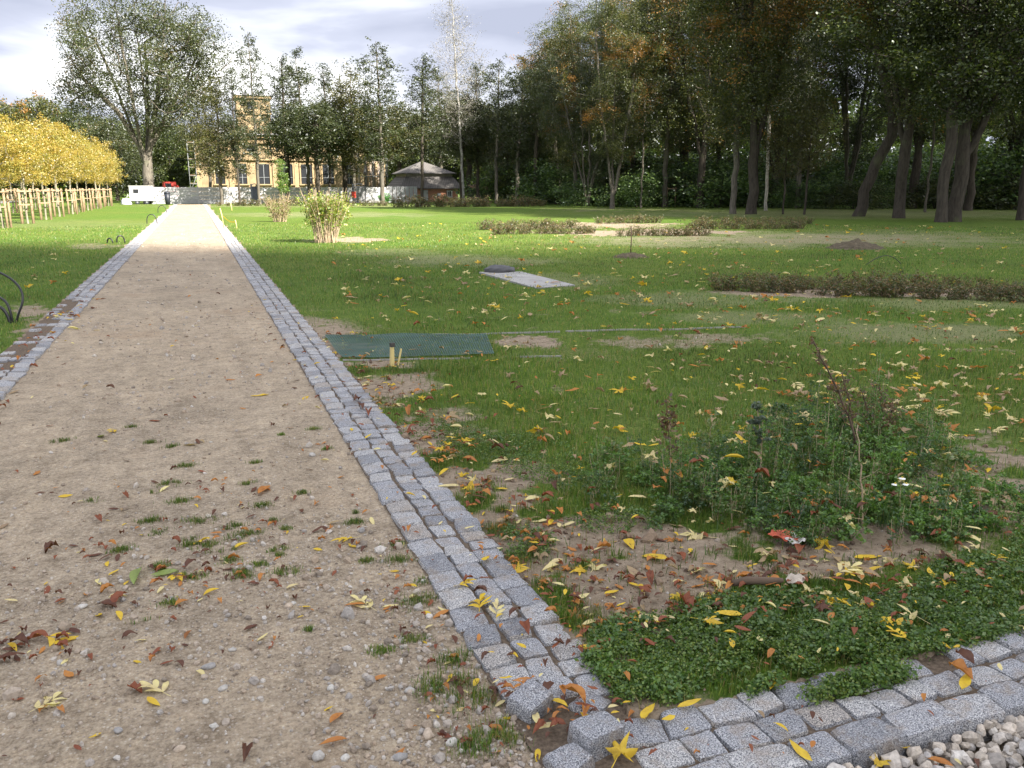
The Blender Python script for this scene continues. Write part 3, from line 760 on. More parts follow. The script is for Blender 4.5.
def wood(key, seed, Ht, z0, R_, prof, ncl, r0, bm, lm, st=None, per=190, crad=.78, ls=.115, gap=.47): W[key] = tree('wood_tree', seed, Ht, z0+.5, R_, prof, ncl, per, ls, r0*.52, bm, lm, crad, stemset(st) if st else None, .42, gap, seg=.7, rtip=.02)
wood('many', 101, 18, 2.8, 5.0, WOODP, 430, .5, BG, FA, 'many')
wood('v', 102, 21, 5.0, 5.0, WOODP, 400, .46, BG, FM, 'v')
wood('fork', 103, 22, 4.2, 5.4, WOODP, 430, .52, BD, FM, 'fork')
wood('lean', 104, 21, 4.2, 4.8, VASE, 360, .5, BD, FD, 'lean')
wood('limb', 105, 22, 4.0, 6.0, WOODP, 460, .58, BD, FD, 'limb')
wood('straight', 106, 20, 4.4, 4.2, TALL, 330, .33, BD, FD)
wood('straight_turning', 107, 21, 3.6, 4.4, WOODP, 340, .36, BG, FM)
wood('pale', 108, 18, 6, 3.0, TALL, 190, .20, BP, FA)
wood('small', 109, 8, 2.6, 2.2, ROUND, 120, .15, BD, FO, None, 44, .6, .15)
wood('thin', 110, 17, 5, 2.6, TALL, 150, .14, BG, FA, None, 44, .7, .18)
woodlist = [
 (586, 71, 26, 'many', 'leftmost many-stemmed tree of the dark wood, its pale stems fanning from one foot', 1.0, 0),
 (612, 64, 0, 'v', 'tree with two pale trunks in a steep V at the front of the wood', 1.0, 0),
 (641, 66, None, 'thin', 'thin leaning tree right of the V-shaped tree', 1.0, None), (664, 68, None, 'straight_turning', 'slim grey tree behind the staked saplings', 1.0, None),
 (700, 66, None, 'fork', 'dark tree behind the middle of the staked saplings', 1.0, None),
 (733, 51, None, 'straight_turning', 'thick tree with a pale scarred foot left of the twin dark trunk', .95, None), (751, 50, None, 'fork', 'dark forked tree close beside the scarred trunk', 1.0, .5),
 (766, 58, None, 'pale', 'pale smooth-trunked tree behind the dark forked tree', 1.0, None), (783, 50, 118, 'small', 'small crooked tree left of the pair of small trees', 1.0, None), (804, 49, 96, 'small', 'small tree with a thin dark trunk right of its twin', 1.0, None),
 (857, 46, None, 'lean', 'dark tree whose thick trunk leans to the right', 1.0, -.35), (899, 43.5, None, 'fork', 'big dark tree with a lit trunk right of the leaning one', 1.0, 2.6),
 (941, 38, None, 'straight', 'thickest pale-faced trunk at the right front of the wood', 1.25, None), (953, 38.6, None, 'limb', 'dark tree sending a long limb out to the upper right corner', 1.0, -.35), (1021, 41, None, 'straight', 'dark tree cut by the right edge of the picture', 1.1, None),
 (560, 82, 38, 'v', 'dark tree behind the leftmost many-stemmed tree', 1.0, 1.), (540, 92, 52, 'straight', 'dark straight tree deep behind the left edge of the wood', 1.2, None), (598, 92, -10, 'limb', 'large dark tree deep behind the V-shaped tree', 1.1, None), (575, 76, 0, 'straight_turning', 'tall turning tree rising above the left edge of the wood', 1.1, None),
 (632, 84, None, 'straight', 'dark tree deep between the V-shaped tree and the staked saplings', 1.2, None), (684, 82, None, 'limb', 'dark spreading tree behind the staked saplings', 1.0, 2.), (716, 76, None, 'straight', 'dark straight tree behind the scarred trunk', 1.2, None),
 (775, 74, None, 'limb', 'dark spreading tree behind the pale trunk', 1.0, 3.), (797, 64, None, 'straight_turning', 'slim dark tree behind the pair of small trees', 1.0, None),
 (845, 74, None, 'many', 'many-stemmed tree far behind the leaning trunk', 1.1, 1.), (912, 64, None, 'limb', 'dark tree behind the big lit trunk', 1.0, 1.), (925, 54, None, 'thin', 'thin tree just right of the big lit trunk', 1.0, None),
 (968, 58, None, 'fork', 'dark tree behind the long-limbed tree', 1.0, 1.), (1012, 64, None, 'limb', 'spreading dark tree deep behind the right edge', 1.0, 2.),
 (1050, 48, None, 'limb', 'dark tree reaching in from beyond the right edge', 1.0, 1.5), (1090, 60, None, 'fork', 'dark tree mostly beyond the right edge', 1.0, 1.5), 
]
for px, Y_, top, key, lab, wd, rz in woodlist:
    # here the second number is the distance straight ahead
    a = (px-512)/F; l = a*(Y_*CP+H*SP); X_ = l*CT+Y_*ST; Yw = -l*ST+Y_*CT
    pr = W[key]; h = pr['_h']*random.uniform(.93, 1.08) if top is None else z_of(X_, Yw, top)
    put(pr, X_, Yw, h, lab, 'trees of the dark wood', wide=wd, rz=None if rz is None else rz-TH)
# undergrowth
US = []
for i in range(3):
    g_ = np.random.default_rng(130+i)
    US.append(tree('bush', 130+i, 3.2, .15, 2.2, [(0, .9), (.4, 1), (.8, .6), (1, .2)], 90, 60, .17, .05, BD, (FU, FD, FU)[i], .7, [[(0,0,-.1), (.1,.1,1), (0,.2,2.6)], [(0,0,0), (.7,.2,1.2), (1,.3,2.2)], [(0,0,0), (-.6,-.3,1.2), (-1,-.2,2.2)]], .4, .1, seg=.5))
for i, (px, f_, h) in enumerate([(548, 86, 4), (570, 92, 5), (596, 86, 4), (622, 90, 5), (645, 84, 4.5), (672, 92, 5), (694, 80, 3.6), (712, 84, 5), (738, 78, 4), (758, 84, 5), (780, 80, 4), (806, 84, 5), (828, 80, 4.4), (852, 84, 5), (876, 78, 4), (902, 84, 5), (930, 80, 4.5), (958, 76, 4.5), (985, 70, 4.5), (1008, 66, 4.5), (1030, 62, 4.5), (500, 92, 3.6), (520, 90, 4)]):
    a = (px-512)/F; l = a*(f_*CP+H*SP)
    put(US[i % 3], l*CT+f_*ST, -l*ST+f_*CT, h, ['pale green', 'dark', 'fresh green'][i % 3]+' bush in the undergrowth at the back of the wood', 'undergrowth bushes of the wood', wide=1.3, cat='bush')
for i, px in enumerate(range(556, 1040, 27)):
    f_ = 76-14*(px-556)/470+random.uniform(-5, 5); a = (px-512)/F; l = a*(f_*CP+H*SP)
    put(US[(i*2) % 3], l*CT+f_*ST, -l*ST+f_*CT, random.uniform(1.6, 3.4), ['low ragged', 'low leafy', 'low dark'][i % 3]+' bush growing between the trunks of the wood', 'low bushes between the trunks', wide=1.5, cat='bush')
# the mass beyond, one great wood
g = np.random.default_rng(77); n = 4300
az = np.radians(np.where(g.random(n) < .45, g.uniform(24, 60, n), g.uniform(-20, 24, n))); ds = np.where(np.degrees(az) > 24, g.uniform(104, 150, n), g.uniform(150, 175, n))
hmax = np.where(np.degrees(az) > 24, 13, 9)*(.75+.5*fbm(np.degrees(az)*.35, ds*.01, 8, 2))
C = np.stack([ds*np.sin(az), ds*np.cos(az), g.random(n)**.8*hmax], 1)
wb = MB(); leaf_quads(wb, C, np.full(n, 1.9), 22, .8, g, sub=3)
stuff(wb.build('distant_wood', FDW), 'far-off dark wood closing the view behind all the trees', 'wood')

# ---- the young yellow avenue
YT = [tree('young_tree', 140+i, 5.0, 2.25, 1.55, [(0, .75), (.2, 1), (.55, .92), (.8, .6), (1, .15)], 110, 110, .085, .055, BY, FY, .40, [[(0,0,-.1), (.02,0,1.5), (.0,.02,3), (0,0,4.7)]], .45, .12, seg=.3, rtip=.008) for i in range(3)]
WOOD = plain('raw_timber', (.33, .235, .15), .8, .25, 9, .004)
def stake_frame():
    r = empty('stake_frame')
    for sx, sy in ((-.21, -.21), (.21, -.21), (.21, .21), (-.21, .21)):
        b = MB(); b.tube([(sx, sy, -.2), (sx, sy, 1.42), (sx, sy, 1.46)], [.048, .046, .036], 7); b.build('stake', WOOD, r)
    for k, (cx_, cy_, rz_) in enumerate(((0, -.21, 0), (0, .21, 0), (.21, 0, math.pi/2), (-.21, 0, math.pi/2))):
        b = MB(); b.box((cx_*1.28, cy_*1.28, 1.36), (.52, .02, .06), 0, rz_); b.build('rail', WOOD, r)
        if k < 2: b = MB(); b.box((cx_*1.28, cy_*1.28, .8), (.52, .02, .05), 0, rz_); b.build('rail', WOOD, r)
    b = MB(); b.tube([(-.21, -.21, 1.25), (0, .04, 1.27), (.21, -.21, 1.25)], .012, 4); b.build('strap', plain('strap_black', (.03, .03, .03)), r)
    return r
sf0 = stake_frame(); first = True
ordn = ['nearest', 'second', 'third', 'fourth', 'fifth', 'sixth', 'seventh', 'eighth', 'ninth', 'tenth', 'eleventh', 'twelfth', 'thirteenth', 'fourteenth']
for rname, xr, ya in (('front', -6.75, 37.2), ('middle', -10.4, 36.0), ('back', -14.2, 43)):
    for k in range(10 if rname != 'back' else 8):
        Y_ = ya+k*4.7; X_ = xr+random.uniform(-.12, .12)
        if proj(X_, Y_, 3)[0] < -30: continue
        h = 4.65*random.uniform(.93, 1.07)
        put(YT[k % 3], X_, Y_, h, f'{ordn[k]} young yellow-leaved tree in the {rname} row of the avenue', 'young yellow avenue trees', wide=random.uniform(.82, .98))
        o = sf0 if first else copy_tree(sf0); first = False
        o.location = (X_, Y_, 0); o.rotation_euler = (0, 0, random.uniform(-.15, .15))
        tag(o, f'timber stake frame around the {ordn[k]} tree of the {rname} yellow row', 'tree stake', 'timber stake frames')
# ------------------------------------------------------------------ far wall, buildings and site things
CONC = plain('grey_concrete', (.45, .45, .465), .9, .15, 1.2, .01)
WY = 88.0
def wall_x(px): return at_y(px, WY)
wr = tag(empty('wall', (0, WY, 0)), 'long grey concrete panel wall closing the far side of the park', 'wall')
x0, x1 = wall_x(153), wall_x(388); n = 11; wp = (x1-x0)/n
for i in range(n):
    xa = x0+i*wp; b = MB(); hh = 1.55
    for j in range(4):
        b.box((xa+wp/2, 0, .02+.385*j+.19), (wp-.14, .07-.012*(j % 2), .375))
    b.build('panel', CONC, wr)
for i in range(n+1):
    b = MB(); b.box((x0+i*wp, 0, .78), (.15, .15, 1.66)); b.build('post', CONC, wr)
t = NT('corrugated_sheet'); cg = t.co()
SHEET = t.pbr(t.ramp(t.noise(cg, 2, 5, .7), [(.3, (.30, .31, .33)), (.7, (.50, .51, .53))]), .6, None, .4)
fr = tag(empty('fence', (0, 0, 0)), 'fence of upright pale sheets between the concrete wall and the brick house', 'fence')
xa, xb = wall_x(389), wall_x(418); k = 0
for i in range(7):
    x = xa+.02+(xb-xa)*i/7; b = MB(); w_ = (xb-xa)/7-.05
    for q in range(4): b.box((x+w_*(q+.5)/4, WY+.1+.02*(q % 2), .8+.03*random.random()), (w_/4-.002, .02, 1.62))
    b.build('sheet', SHEET, fr)

OCH = plain('ochre_render', (.26, .195, .115), .9, .28, .8, .01); OCHL = plain('pale_trim', (.29, .215, .125), .85, .15, 2); DARKG = plain('dark_opening', (.02, .022, .026), .3, .1); ROOFG = plain('grey_roof_sheet', (.40, .40, .42), .6, .15, 1)
BRN = plain('weathered_plaster', (.30, .24, .19), .9, .3, 1.5); STEEL = plain('scaffold_steel', (.17, .18, .19), .5, .1, 3, 0, .4)
BYY = 112.0
def bx(px): return at_y(px, BYY)
br = tag(empty('manor_building', (0, BYY, 0)), 'ochre two-storey building with tall dark arched windows and a square tower behind the wall', 'building')
bl, brr = bx(200), bx(365); zc = z_of(bx(280), BYY, 136)
def bz(py, px=280): return z_of(bx(px), BYY, py)
def arch_window(cx, z0, w_, h_, arch=True):
    fw = MB(); pn = MB(); t_ = .16
    outer = [(-w_/2-t_, z0), (w_/2+t_, z0)]; inner = [(-w_/2, z0), (w_/2, z0)]
    zs = z0+h_-w_/2 if arch else z0+h_
    if arch:
        A_ = np.linspace(0, math.pi, 9)
        inner += [(w_/2*math.cos(a), zs+w_/2*math.sin(a)) for a in A_]; outer += [((w_/2+t_)*math.cos(a), zs+(w_/2+t_)*math.sin(a)) for a in A_]
    else: inner += [(w_/2, zs), (-w_/2, zs)]; outer += [(w_/2+t_, zs+t_), (-w_/2-t_, zs+t_)]
    m = len(inner)
    V = [(cx+x, -.13, z) for x, z in outer]+[(cx+x, -.13, z) for x, z in inner]+[(cx+x, .02, z) for x, z in outer]+[(cx+x, -.01, z) for x, z in inner]
    Fq = []
    for i in range(1, m):
        j = (i+1) % m
        Fq += [[i, j, m+j, m+i], [m+i, m+j, 3*m+j, 3*m+i], [j, i, 2*m+i, 2*m+j]]
    fw.add(V, np.array(Fq)); f = fw.build('window', OCHL, br)
    pn.add([(cx+x, -.02, z) for x, z in inner], [list(range(m))]); pn.build('pane', DARKG, f)
    mu = MB(); mu.box((cx, -.05, z0+h_/2-.05), (.07, .05, h_-.1)); mu.box((cx, -.045, zs-.05), (w_, .04, .06)); mu.box((cx, -.045, z0+h_*.33), (w_, .04, .05)); mu.build('mullion', STEEL, f)
    sl = MB(); sl.box((cx, -.12, z0-.08), (w_+.5, .25, .14)); sl.build('sill', OCHL, f)
b = MB(); b.box(((bl+brr)/2, 5.0, zc/2), (brr-bl, 9.98, zc)); b.build('wall', OCH, br)
for px in (222, 244, 265.5, 288.5, 308, 329.5, 350): arch_window(bx(px), bz(184), 1.4 if px > 250 else 1.1, 2.4, False)
for px in (215, 236, 254, 277, 298, 319, 341): arch_window(bx(px), bz(152), 1.0, .75, False)
for z_, hh in ((zc-.1, .35), (bz(143), .18), (bz(160), .14)):
    b = MB(); b.box(((bl+brr)/2, -.16, z_), (brr-bl+.4, .3, hh)); b.build('cornice', OCHL, br)
for px in (201, 233, 276.5, 298, 318.5, 341, 363):
    b = MB(); b.box((bx(px), -.07, zc/2), (.5, .12, zc-.6)); b.build('pilaster', OCHL, br)
b = MB(); rz0 = zc+.08; cxm = (bl+brr)/2; hw = (brr-bl)/2+.5
b.add([(cxm-hw,-.6,rz0),(cxm+hw,-.6,rz0),(cxm+hw,10.6,rz0),(cxm-hw,10.6,rz0),(cxm-hw+4,5,rz0+1.5),(cxm+hw-4,5,rz0+1.5)], [[0,1,5,4],[1,2,5],[2,3,4,5],[3,0,4],[3,2,1,0]]); b.build('roof', ROOFG, br)
tl, tr_, tz = bx(243), bx(276), bz(97, 256)
tb = MB(); tb.box(((tl+tr_)/2, 2.2, (zc+tz)/2), (tr_-tl, 4.3, tz-zc+.2)); tw = tb.build('tower', OCH, br)
b = MB(); b.box(((tl+tr_)/2, 2.2, tz+.02), (tr_-tl+.5, 4.8, .3)); b.build('tower_cornice', OCHL, tw)
b = MB(); xm = (tl+tr_)/2; hw2 = (tr_-tl)/2+.35
b.add([(xm-hw2,-.3,tz+.18),(xm+hw2,-.3,tz+.18),(xm+hw2,4.7,tz+.18),(xm-hw2,4.7,tz+.18),(xm,2.2,tz+.75)], [[0,1,4],[1,2,4],[2,3,4],[3,0,4],[3,2,1,0]]); b.build('tower_roof', ROOFG, tw)
b = MB(); b.box((xm-.35, .02, tz-.95), (.75, .08, .8)); b.build('tower_opening', DARKG, tw)
b = MB(); b.box((xm, -.03, tz-1.9), (tr_-tl+.2, .2, .2)); b.build('string_course', OCHL, tw)
# unplastered wing with columns
w0, w1 = bx(366), bx(386); wz = bz(160, 375)
b = MB(); b.box(((w0+w1)/2+.1, 3, wz/2), (w1-w0-.2, 5, wz)); b.build('side_wing', BRN, br)
for i in range(3): b = MB(); b.tube([(w0+.5+i*1.0, .1, 0), (w0+.5+i*1.0, .1, wz-.2)], .16, 8); b.build('column', OCHL, br)
def scaffold(xa, xb, y, zt, lab, nb=3, lev=1.9):
    r = tag(empty('scaffolding', (0, y, 0)), lab, 'scaffolding')
    xs_ = np.linspace(xa, xb, nb)
    for x in xs_:
        for dy in (0, .8):
            b = MB(); b.tube([(x, dy, 0), (x, dy, zt)], .045, 6); b.build('upright', STEEL, r)
    z = 1.0
    while z < zt:
        b = MB()
        for dy in (0, .8): b.tube([(xa-.05, dy-.06, z), (xb+.05, dy-.06, z)], .035, 5)
        b.build('ledger', STEEL, r)
        b = MB(); b.box(((xa+xb)/2, .4, z+.09), (xb-xa, .62, .04)); b.build('platform', WOOD, r)
        z += lev
    for i in range(nb-1):
        b = MB(); b.tube([(xs_[i], -.12, 1), (xs_[i+1], -.12, min(zt, 1+lev*2))], .03, 5); b.build('brace', STEEL, r)
scaffold(bx(191.5), bx(198.5), BYY-.6, bz(140, 195), 'narrow scaffold tower at the left corner of the ochre building', 2, .95)
scaffold(bx(357), bx(385), BYY-2.2, bz(154, 370), 'scaffolding in front of the right end of the ochre building', 5, 1.9)

# brick house
hy = 91.0
def hx(px): return at_y(px, hy)
def hz(py): return z_of(hx(440), hy, py)
BRK = NT('orange_brick'); cg = BRK.co(); tx = BRK.n('ShaderNodeTexBrick', Vector=BRK.n('ShaderNodeMapping', Vector=cg, Rotation=(R(90), 0, 0)).outputs[0], Scale=1.0, Color1=(.58,.25,.14), Color2=(.48,.20,.12), Mortar=(.34,.28,.23))
tx.inputs['Brick Width'].default_value = .26; tx.inputs['Row Height'].default_value = .08; tx.inputs['Mortar Size'].default_value = .008
BRK = BRK.pbr(BRK.mix(1.0, tx.outputs[0], BRK.ramp(BRK.noise(cg, 1.5, 4), [(.3, (.75,)*3), (.7, (1.25,)*3)]), 'MULTIPLY'), .9)
SHG = NT('old_shingles'); cg = SHG.co(); wv = SHG.n('ShaderNodeTexWave', Vector=cg, Scale=1.6, Distortion=2.0, Detail=3.0, _bands_direction='X').outputs['Fac']
SHG = SHG.pbr(SHG.mix(.45, SHG.ramp(SHG.noise(cg, 2.4, 6, .7), [(.3, (.07,.066,.064)), (.7, (.15,.14,.135))]), SHG.ramp(wv, [(0, (.06,.057,.055)), (1, (.16,.15,.14))])), .9)
ho = tag(empty('brick_house', (0, hy, 0)), 'orange brick house with stepped grey roof at the right end of the wall', 'building')
hl, hr = hx(401), hx(462); e1 = hz(188); zr = hz(178)
b = MB(); b.box(((hl+hr)/2, 3.4, (e1+.3)/2), (hr-hl-.7, 6, e1+.3)); b.build('wall', BRK, ho)
def hip(z0, z1, xl0, xr0, xl1, xr1, yf0, yb0, yf1, yb1, nm, mat, th=.08):
    b = MB(); b.add([(xl0,yf0,z0),(xr0,yf0,z0),(xr0,yb0,z0),(xl0,yb0,z0),(xl1,yf1,z1),(xr1,yf1,z1),(xr1,yb1,z1),(xl1,yb1,z1),
                     (xl0,yf0,z0-th),(xr0,yf0,z0-th),(xr0,yb0,z0-th),(xl0,yb0,z0-th)], [[0,1,5,4],[1,2,6,5],[2,3,7,6],[3,0,4,7],[4,5,6,7],[8,9,1,0],[9,10,2,1],[10,11,3,2],[11,8,0,3],[11,10,9,8]])
    return b.build(nm, mat, ho)
c_ = (hl+hr)/2; z2 = hz(176.5); z3 = hz(173); z4 = hz(161)
hip(e1, z2, hl-.15, hr+.15, hl+.75, hr-.75, -.1, 6.9, .85, 5.95, 'lower_roof', SHG)
b = MB(); b.box((c_, 3.4, (z2+z3)/2), (hr-hl-1.7, 5.0, z3-z2+.02)); b.build('clerestory', plain('pale_boards', (.30,.27,.23), .9, .2, 2), ho)
hip(z3, z4, hl+.45, hr-.45, c_-.35, c_+.05, .5, 6.3, 3.3, 3.5, 'upper_roof', SHG)
WHT = plain('white_paint', (.50, .50, .49), .6, .06)
def hwin(px, w_, zb, zt):
    cx = hx(px); f = MB()
    for q in (((cx, .30, zb), (w_+.3, .16, .12)), ((cx, .30, zt), (w_+.3, .16, .12)), ((cx-w_/2-.05, .30, (zb+zt)/2), (.14, .15, zt-zb-.12)), ((cx+w_/2+.05, .30, (zb+zt)/2), (.14, .15, zt-zb-.12)), ((cx, .31, (zb+zt)/2), (.05, .1, zt-zb-.12))): f.box(*q)
    o = f.build('window', WHT, ho); p = MB(); p.box((cx, .36, (zb+zt)/2), (w_, .04, zt-zb-.1)); p.build('pane', DARKG, o)
hwin(450.5, .35, hz(197), hz(191))
b = MB(); b.box((hx(425.5), .33, hz(201)/2+hz(190)/2), (.75, .1, hz(190)-hz(201))); dr = b.build('door', WHT, ho)
b = MB(); b.box((hx(425.5)+.26, .25, .95), (.05, .08, .14)); b.build('handle', STEEL, dr)
sg = MB(); sg.box((hx(440), .30, hz(194.5)), (.38, .05, .28)); sg.build('notice_board', WHT, ho)
# little shed
sy = 92.0; sx0, sx1 = at_y(474, sy), at_y(490, sy)
sh = tag(empty('shed', (0, sy, 0)), 'tiny dark shed with a rusty brown roof right of the brick house', 'shed'); RUST = plain('rusty_sheet', (.20, .10, .07), .8, .2, 2); DKW = plain('dark_boards', (.07, .065, .06), .9, .2, 3)
b = MB(); b.box(((sx0+sx1)/2, 1, .62), (sx1-sx0-.2, 1.8, 1.25)); b.build('wall', DKW, sh)
b = MB(); xm = (sx0+sx1)/2; hw = (sx1-sx0)/2; b.add([(xm-hw,-.1,1.28),(xm+hw,-.1,1.28),(xm+hw,2.1,1.75),(xm-hw,2.1,1.75),(xm-hw,-.1,1.36),(xm+hw,-.1,1.36),(xm+hw,2.1,1.83),(xm-hw,2.1,1.83)], [[3,2,1,0],[4,5,6,7],[0,1,5,4],[1,2,6,5],[2,3,7,6],[3,0,4,7]]); b.build('roof', RUST, sh)
b = MB(); b.box((xm-.1, .08, .85), (.3, .06, .35)); b.build('window', DARKG, sh)

# dark iron gate leaves standing open before the wall
IRON = plain('blue_black_iron', (.014, .018, .026), .5, .1, 3, 0, .5)
for px, ang_, lab, flat in ((256, 62, 'dark blue-black iron gate leaf seen almost edge-on left of the small bright sapling', 1), (360, 20, 'dark iron gate leaf with upright bars near the red sign', 0)):
    gy_ = 84.5; r = tag(empty('gate_leaf', (at_y(px, gy_)-.7*math.cos(R(ang_)), gy_, 0), R(ang_)), lab, 'gate', 'open iron gate leaves')
    zt = z_of(at_y(px, gy_), gy_, 184)
    b = MB(); b.box((0, 0, zt/2), (.11, .11, zt)); b.build('hinge_post', IRON, r)
    b = MB(); b.box((.72, 0, .22), (1.3, .06, .07)); b.box((.72, 0, zt-.25), (1.3, .06, .07)); b.tube([(.07+1.3*q, 0, zt-.12+.14*math.sin(math.pi*q)) for q in np.linspace(0, 1, 8)], .035, 5); b.box((1.4, 0, zt/2-.04), (.07, .07, zt-.2)); b.build('frame', IRON, r)
    for i in range(9):
        b = MB(); b.box((.15+i*.14, 0, zt/2-.01), (.045, .03, zt-.56)); b.build('bar', IRON, r)
    if flat: b = MB(); b.box((.75, .05, zt/2), (1.2, .02, zt-.5)); b.build('sheet', IRON, r)
RED = plain('red_paint', (.50, .05, .035), .5, .1)
sgn = tag(empty('sign', (at_y(354, 83.6), 83.6, 0)), 'small red notice on a post in front of the barred gate leaf', 'sign')
b = MB(); b.tube([(0,0,0),(0,0,1.0)], .03, 6); b.build('post', IRON, sgn); b = MB(); b.box((0, -.05, .85), (.42, .03, .55)); b.build('board', RED, sgn)
# white site trailer, bin, digger, poles
ty = 87.0; t0_, t1_ = at_y(130.5, ty), at_y(154, ty)
tr = tag(empty('site_trailer', (0, ty, 0)), 'low white site trailer behind the great tree trunk by the grey wall', 'trailer')
b = MB(); b.box(((t0_+t1_)/2, .9, .98), (t1_-t0_, 1.7, 1.3)); b.box(((t0_+t1_)/2, .9, 1.655), (t1_-t0_+.1, 1.8, .05)); b.build('body', WHT, tr)
for xw in (t0_+.6, t1_-.6):
    b = MB(); b.tube([(xw, .12, .2), (xw, .3, .2)], .2, 12); wl = b.build('wheel', IRON, tr); b = MB(); b.tube([(xw, .10, .2), (xw, .125, .2)], .08, 10); b.build('hub', STEEL, wl)
b = MB(); b.box((t0_+.55, .035, 1.2), (.45, .03, .35)); b.build('window', DARKG, tr); b = MB(); b.box((t0_+1.25, .035, .95), (.5, .025, 1.05)); b.build('door', plain('off_white', (.62,.63,.62)), tr)
def lump(name, mat, loc, s, lab, cat, seed):
    g = np.random.default_rng(seed); V = ico(2)[0]*(1+.09*g.normal(size=(162, 1)))*np.array(s); V[:, 2] = np.maximum(V[:, 2], -.3*s[2])
    b = MB(); b.add(V, ico(2)[1], 0, True); return tag(b.build(name, mat, loc=loc), lab, cat)
lump('sack', plain('pale_sacking', (.48,.50,.52)), (at_y(126.5, 86.4), 86.4, .1), (.45, .4, .5), 'pale grey heap of sacking left of the white trailer', 'sack', 4)
bn = tag(empty('litter_bin', (at_y(168, 84.5), 84.5, 0)), 'tall dark bin standing on the lawn before the left part of the wall', 'bin')
b = MB(); b.tube([(0,0,.02),(0,0,.5),(0,0,1.0)], [.20,.23,.25], 12); b.build('body', IRON, bn); b = MB(); b.tube([(0,0,1.0),(0,0,1.07),(0,0,1.15),(0,0,1.2)], [.27,.27,.2,.05], 12); b.build('lid', IRON, bn)
dg = tag(empty('excavator', (at_y(171, 96), 96, 0)), 'red digger cab showing over the wall left of the scaffold tower', 'excavator')
b = MB(); b.box((0,0,1.5), (1.3,1.2,1.2), 0, .2, .85); b.build('cab', RED, dg); b = MB(); b.box((-.1,-.58,1.75), (.6,.1,.4)); b.build('window', DARKG, dg)
b = MB(); b.box((0,0,.7), (1.7,1.4,.5)); b.build('chassis', RED, dg); b = MB(); b.tube([(.5,-.1,1.1),(.8,-.1,1.7),(1.0,-.1,1.2)], .1, 6); b.build('arm', RED, dg)
for sy_ in (-.6, .6): b = MB(); b.box((0, sy_, .24), (2.1, .35, .46)); b.build('track', IRON, dg)
sand = plain('sand', (.46,.40,.31), .95, .15, 3)

# pale road behind the yellow rows
structure(MB().add([(-30, 66, .045), (-17.6, 66, .045), (-17.6, 112, .045), (-42, 112, .045)], [[0,1,2,3]]).build('road', plain('pale_road', (.42,.39,.35), .95, .1, 1.5)))
# pale survey sticks with tape
YST = plain('pale_stick', (.62,.50,.22), .7, .1)
pts_ = []
for px, py, pt, lab in [(224, 228, 208, 'tallest leaning pale survey stick right of the path'), (237, 229, 220, 'short survey stick at the right end of the yellow tape'), (232, 211, 202, 'far short survey stick near the end of the path')]:
    x, y = U(px, py); h = z_of(x, y, pt); b = MB(); b.tube([(0,0,-.05),(-.04*h,0,h*.5),(-.12*h,0,h)], .018 if py > 220 else .03, 5)
    tag(b.build('survey_stick', YST, loc=(x, y, 0)), lab, 'stick', 'survey sticks'); pts_.append((x, y, h))
b = MB(); a_, c2 = np.array([pts_[0][0], pts_[0][1], .42]), np.array([pts_[1][0], pts_[1][1], .25])
P_ = np.array([a_+(c2-a_)*q-np.array([0,0,.10*math.sin(math.pi*q)]) for q in np.linspace(0,1,9)]); V = np.concatenate([P_, P_+[0,0,.05], P_+[0,.006,0], P_+[0,.006,.05]])
Fq = [[i,i+1,9+i+1,9+i] for i in range(8)]+[[18+i+1,18+i,27+i,27+i+1] for i in range(8)]
b.add(V, np.array(Fq)); tag(b.build('tape', plain('yellow_tape', (.7,.58,.06)), None), 'yellow tape strung between two survey sticks beside the path', 'tape')
# slender support posts of saplings before the wood
for i, (px, py, pt, lab) in enumerate([(671, 207, 187, 'left pale sapling support with a cross rail before the wood'), (684.5, 205, 186, 'slim middle sapling support before the wood'), (698, 207, 187, 'right pale sapling support with a cross rail before the wood'), (887, 206, 190, 'lone pale post in the grass behind the big lit trunk')]):
    x, y = U(px, py); h = z_of(x, y, pt); r = tag(empty('sapling_support', (x, y, 0), -TH), lab, 'tree stake', 'sapling supports before the wood')
    for sx in ((-.32, .32) if i in (0, 2) else (0,)): b = MB(); b.tube([(sx,0,-.1),(sx,0,h)], .035, 6); b.build('post', WOOD, r)
    if i in (0, 2):
        b = MB(); b.box((0, -.05, h-.12), (.78, .02, .08)); b.build('rail', WOOD, r)

# concrete slab and the bump at its end
t_ = [U(479, 273.8), U(521.5, 273.4), U(575, 287), U(535.6, 290)]
b = MB(); V = [(x, y, -.02) for x, y in t_]+[(x, y, .034) for x, y in t_]; b.add(V, [[4,7,6,5],[0,1,5,4],[1,2,6,5],[2,3,7,6],[3,0,4,7]][0:5])
b.F = [(f[:, ::-1].copy(), m_, s_) for f, m_, s_ in b.F]
tag(b.build('concrete_slab', plain('pale_concrete', (.33,.32,.31), .9, .2, 3, .006)), 'flat pale concrete slab lying in the lawn', 'slab')
x, y = U(500, 273.5); lump('membrane_heap', plain('dark_membrane', (.10,.10,.105), .8, .2, 6), (x, y, .05), (.28, .2, .10), 'dark crumpled sheet heaped on the far end of the concrete slab', 'sheet', 8)

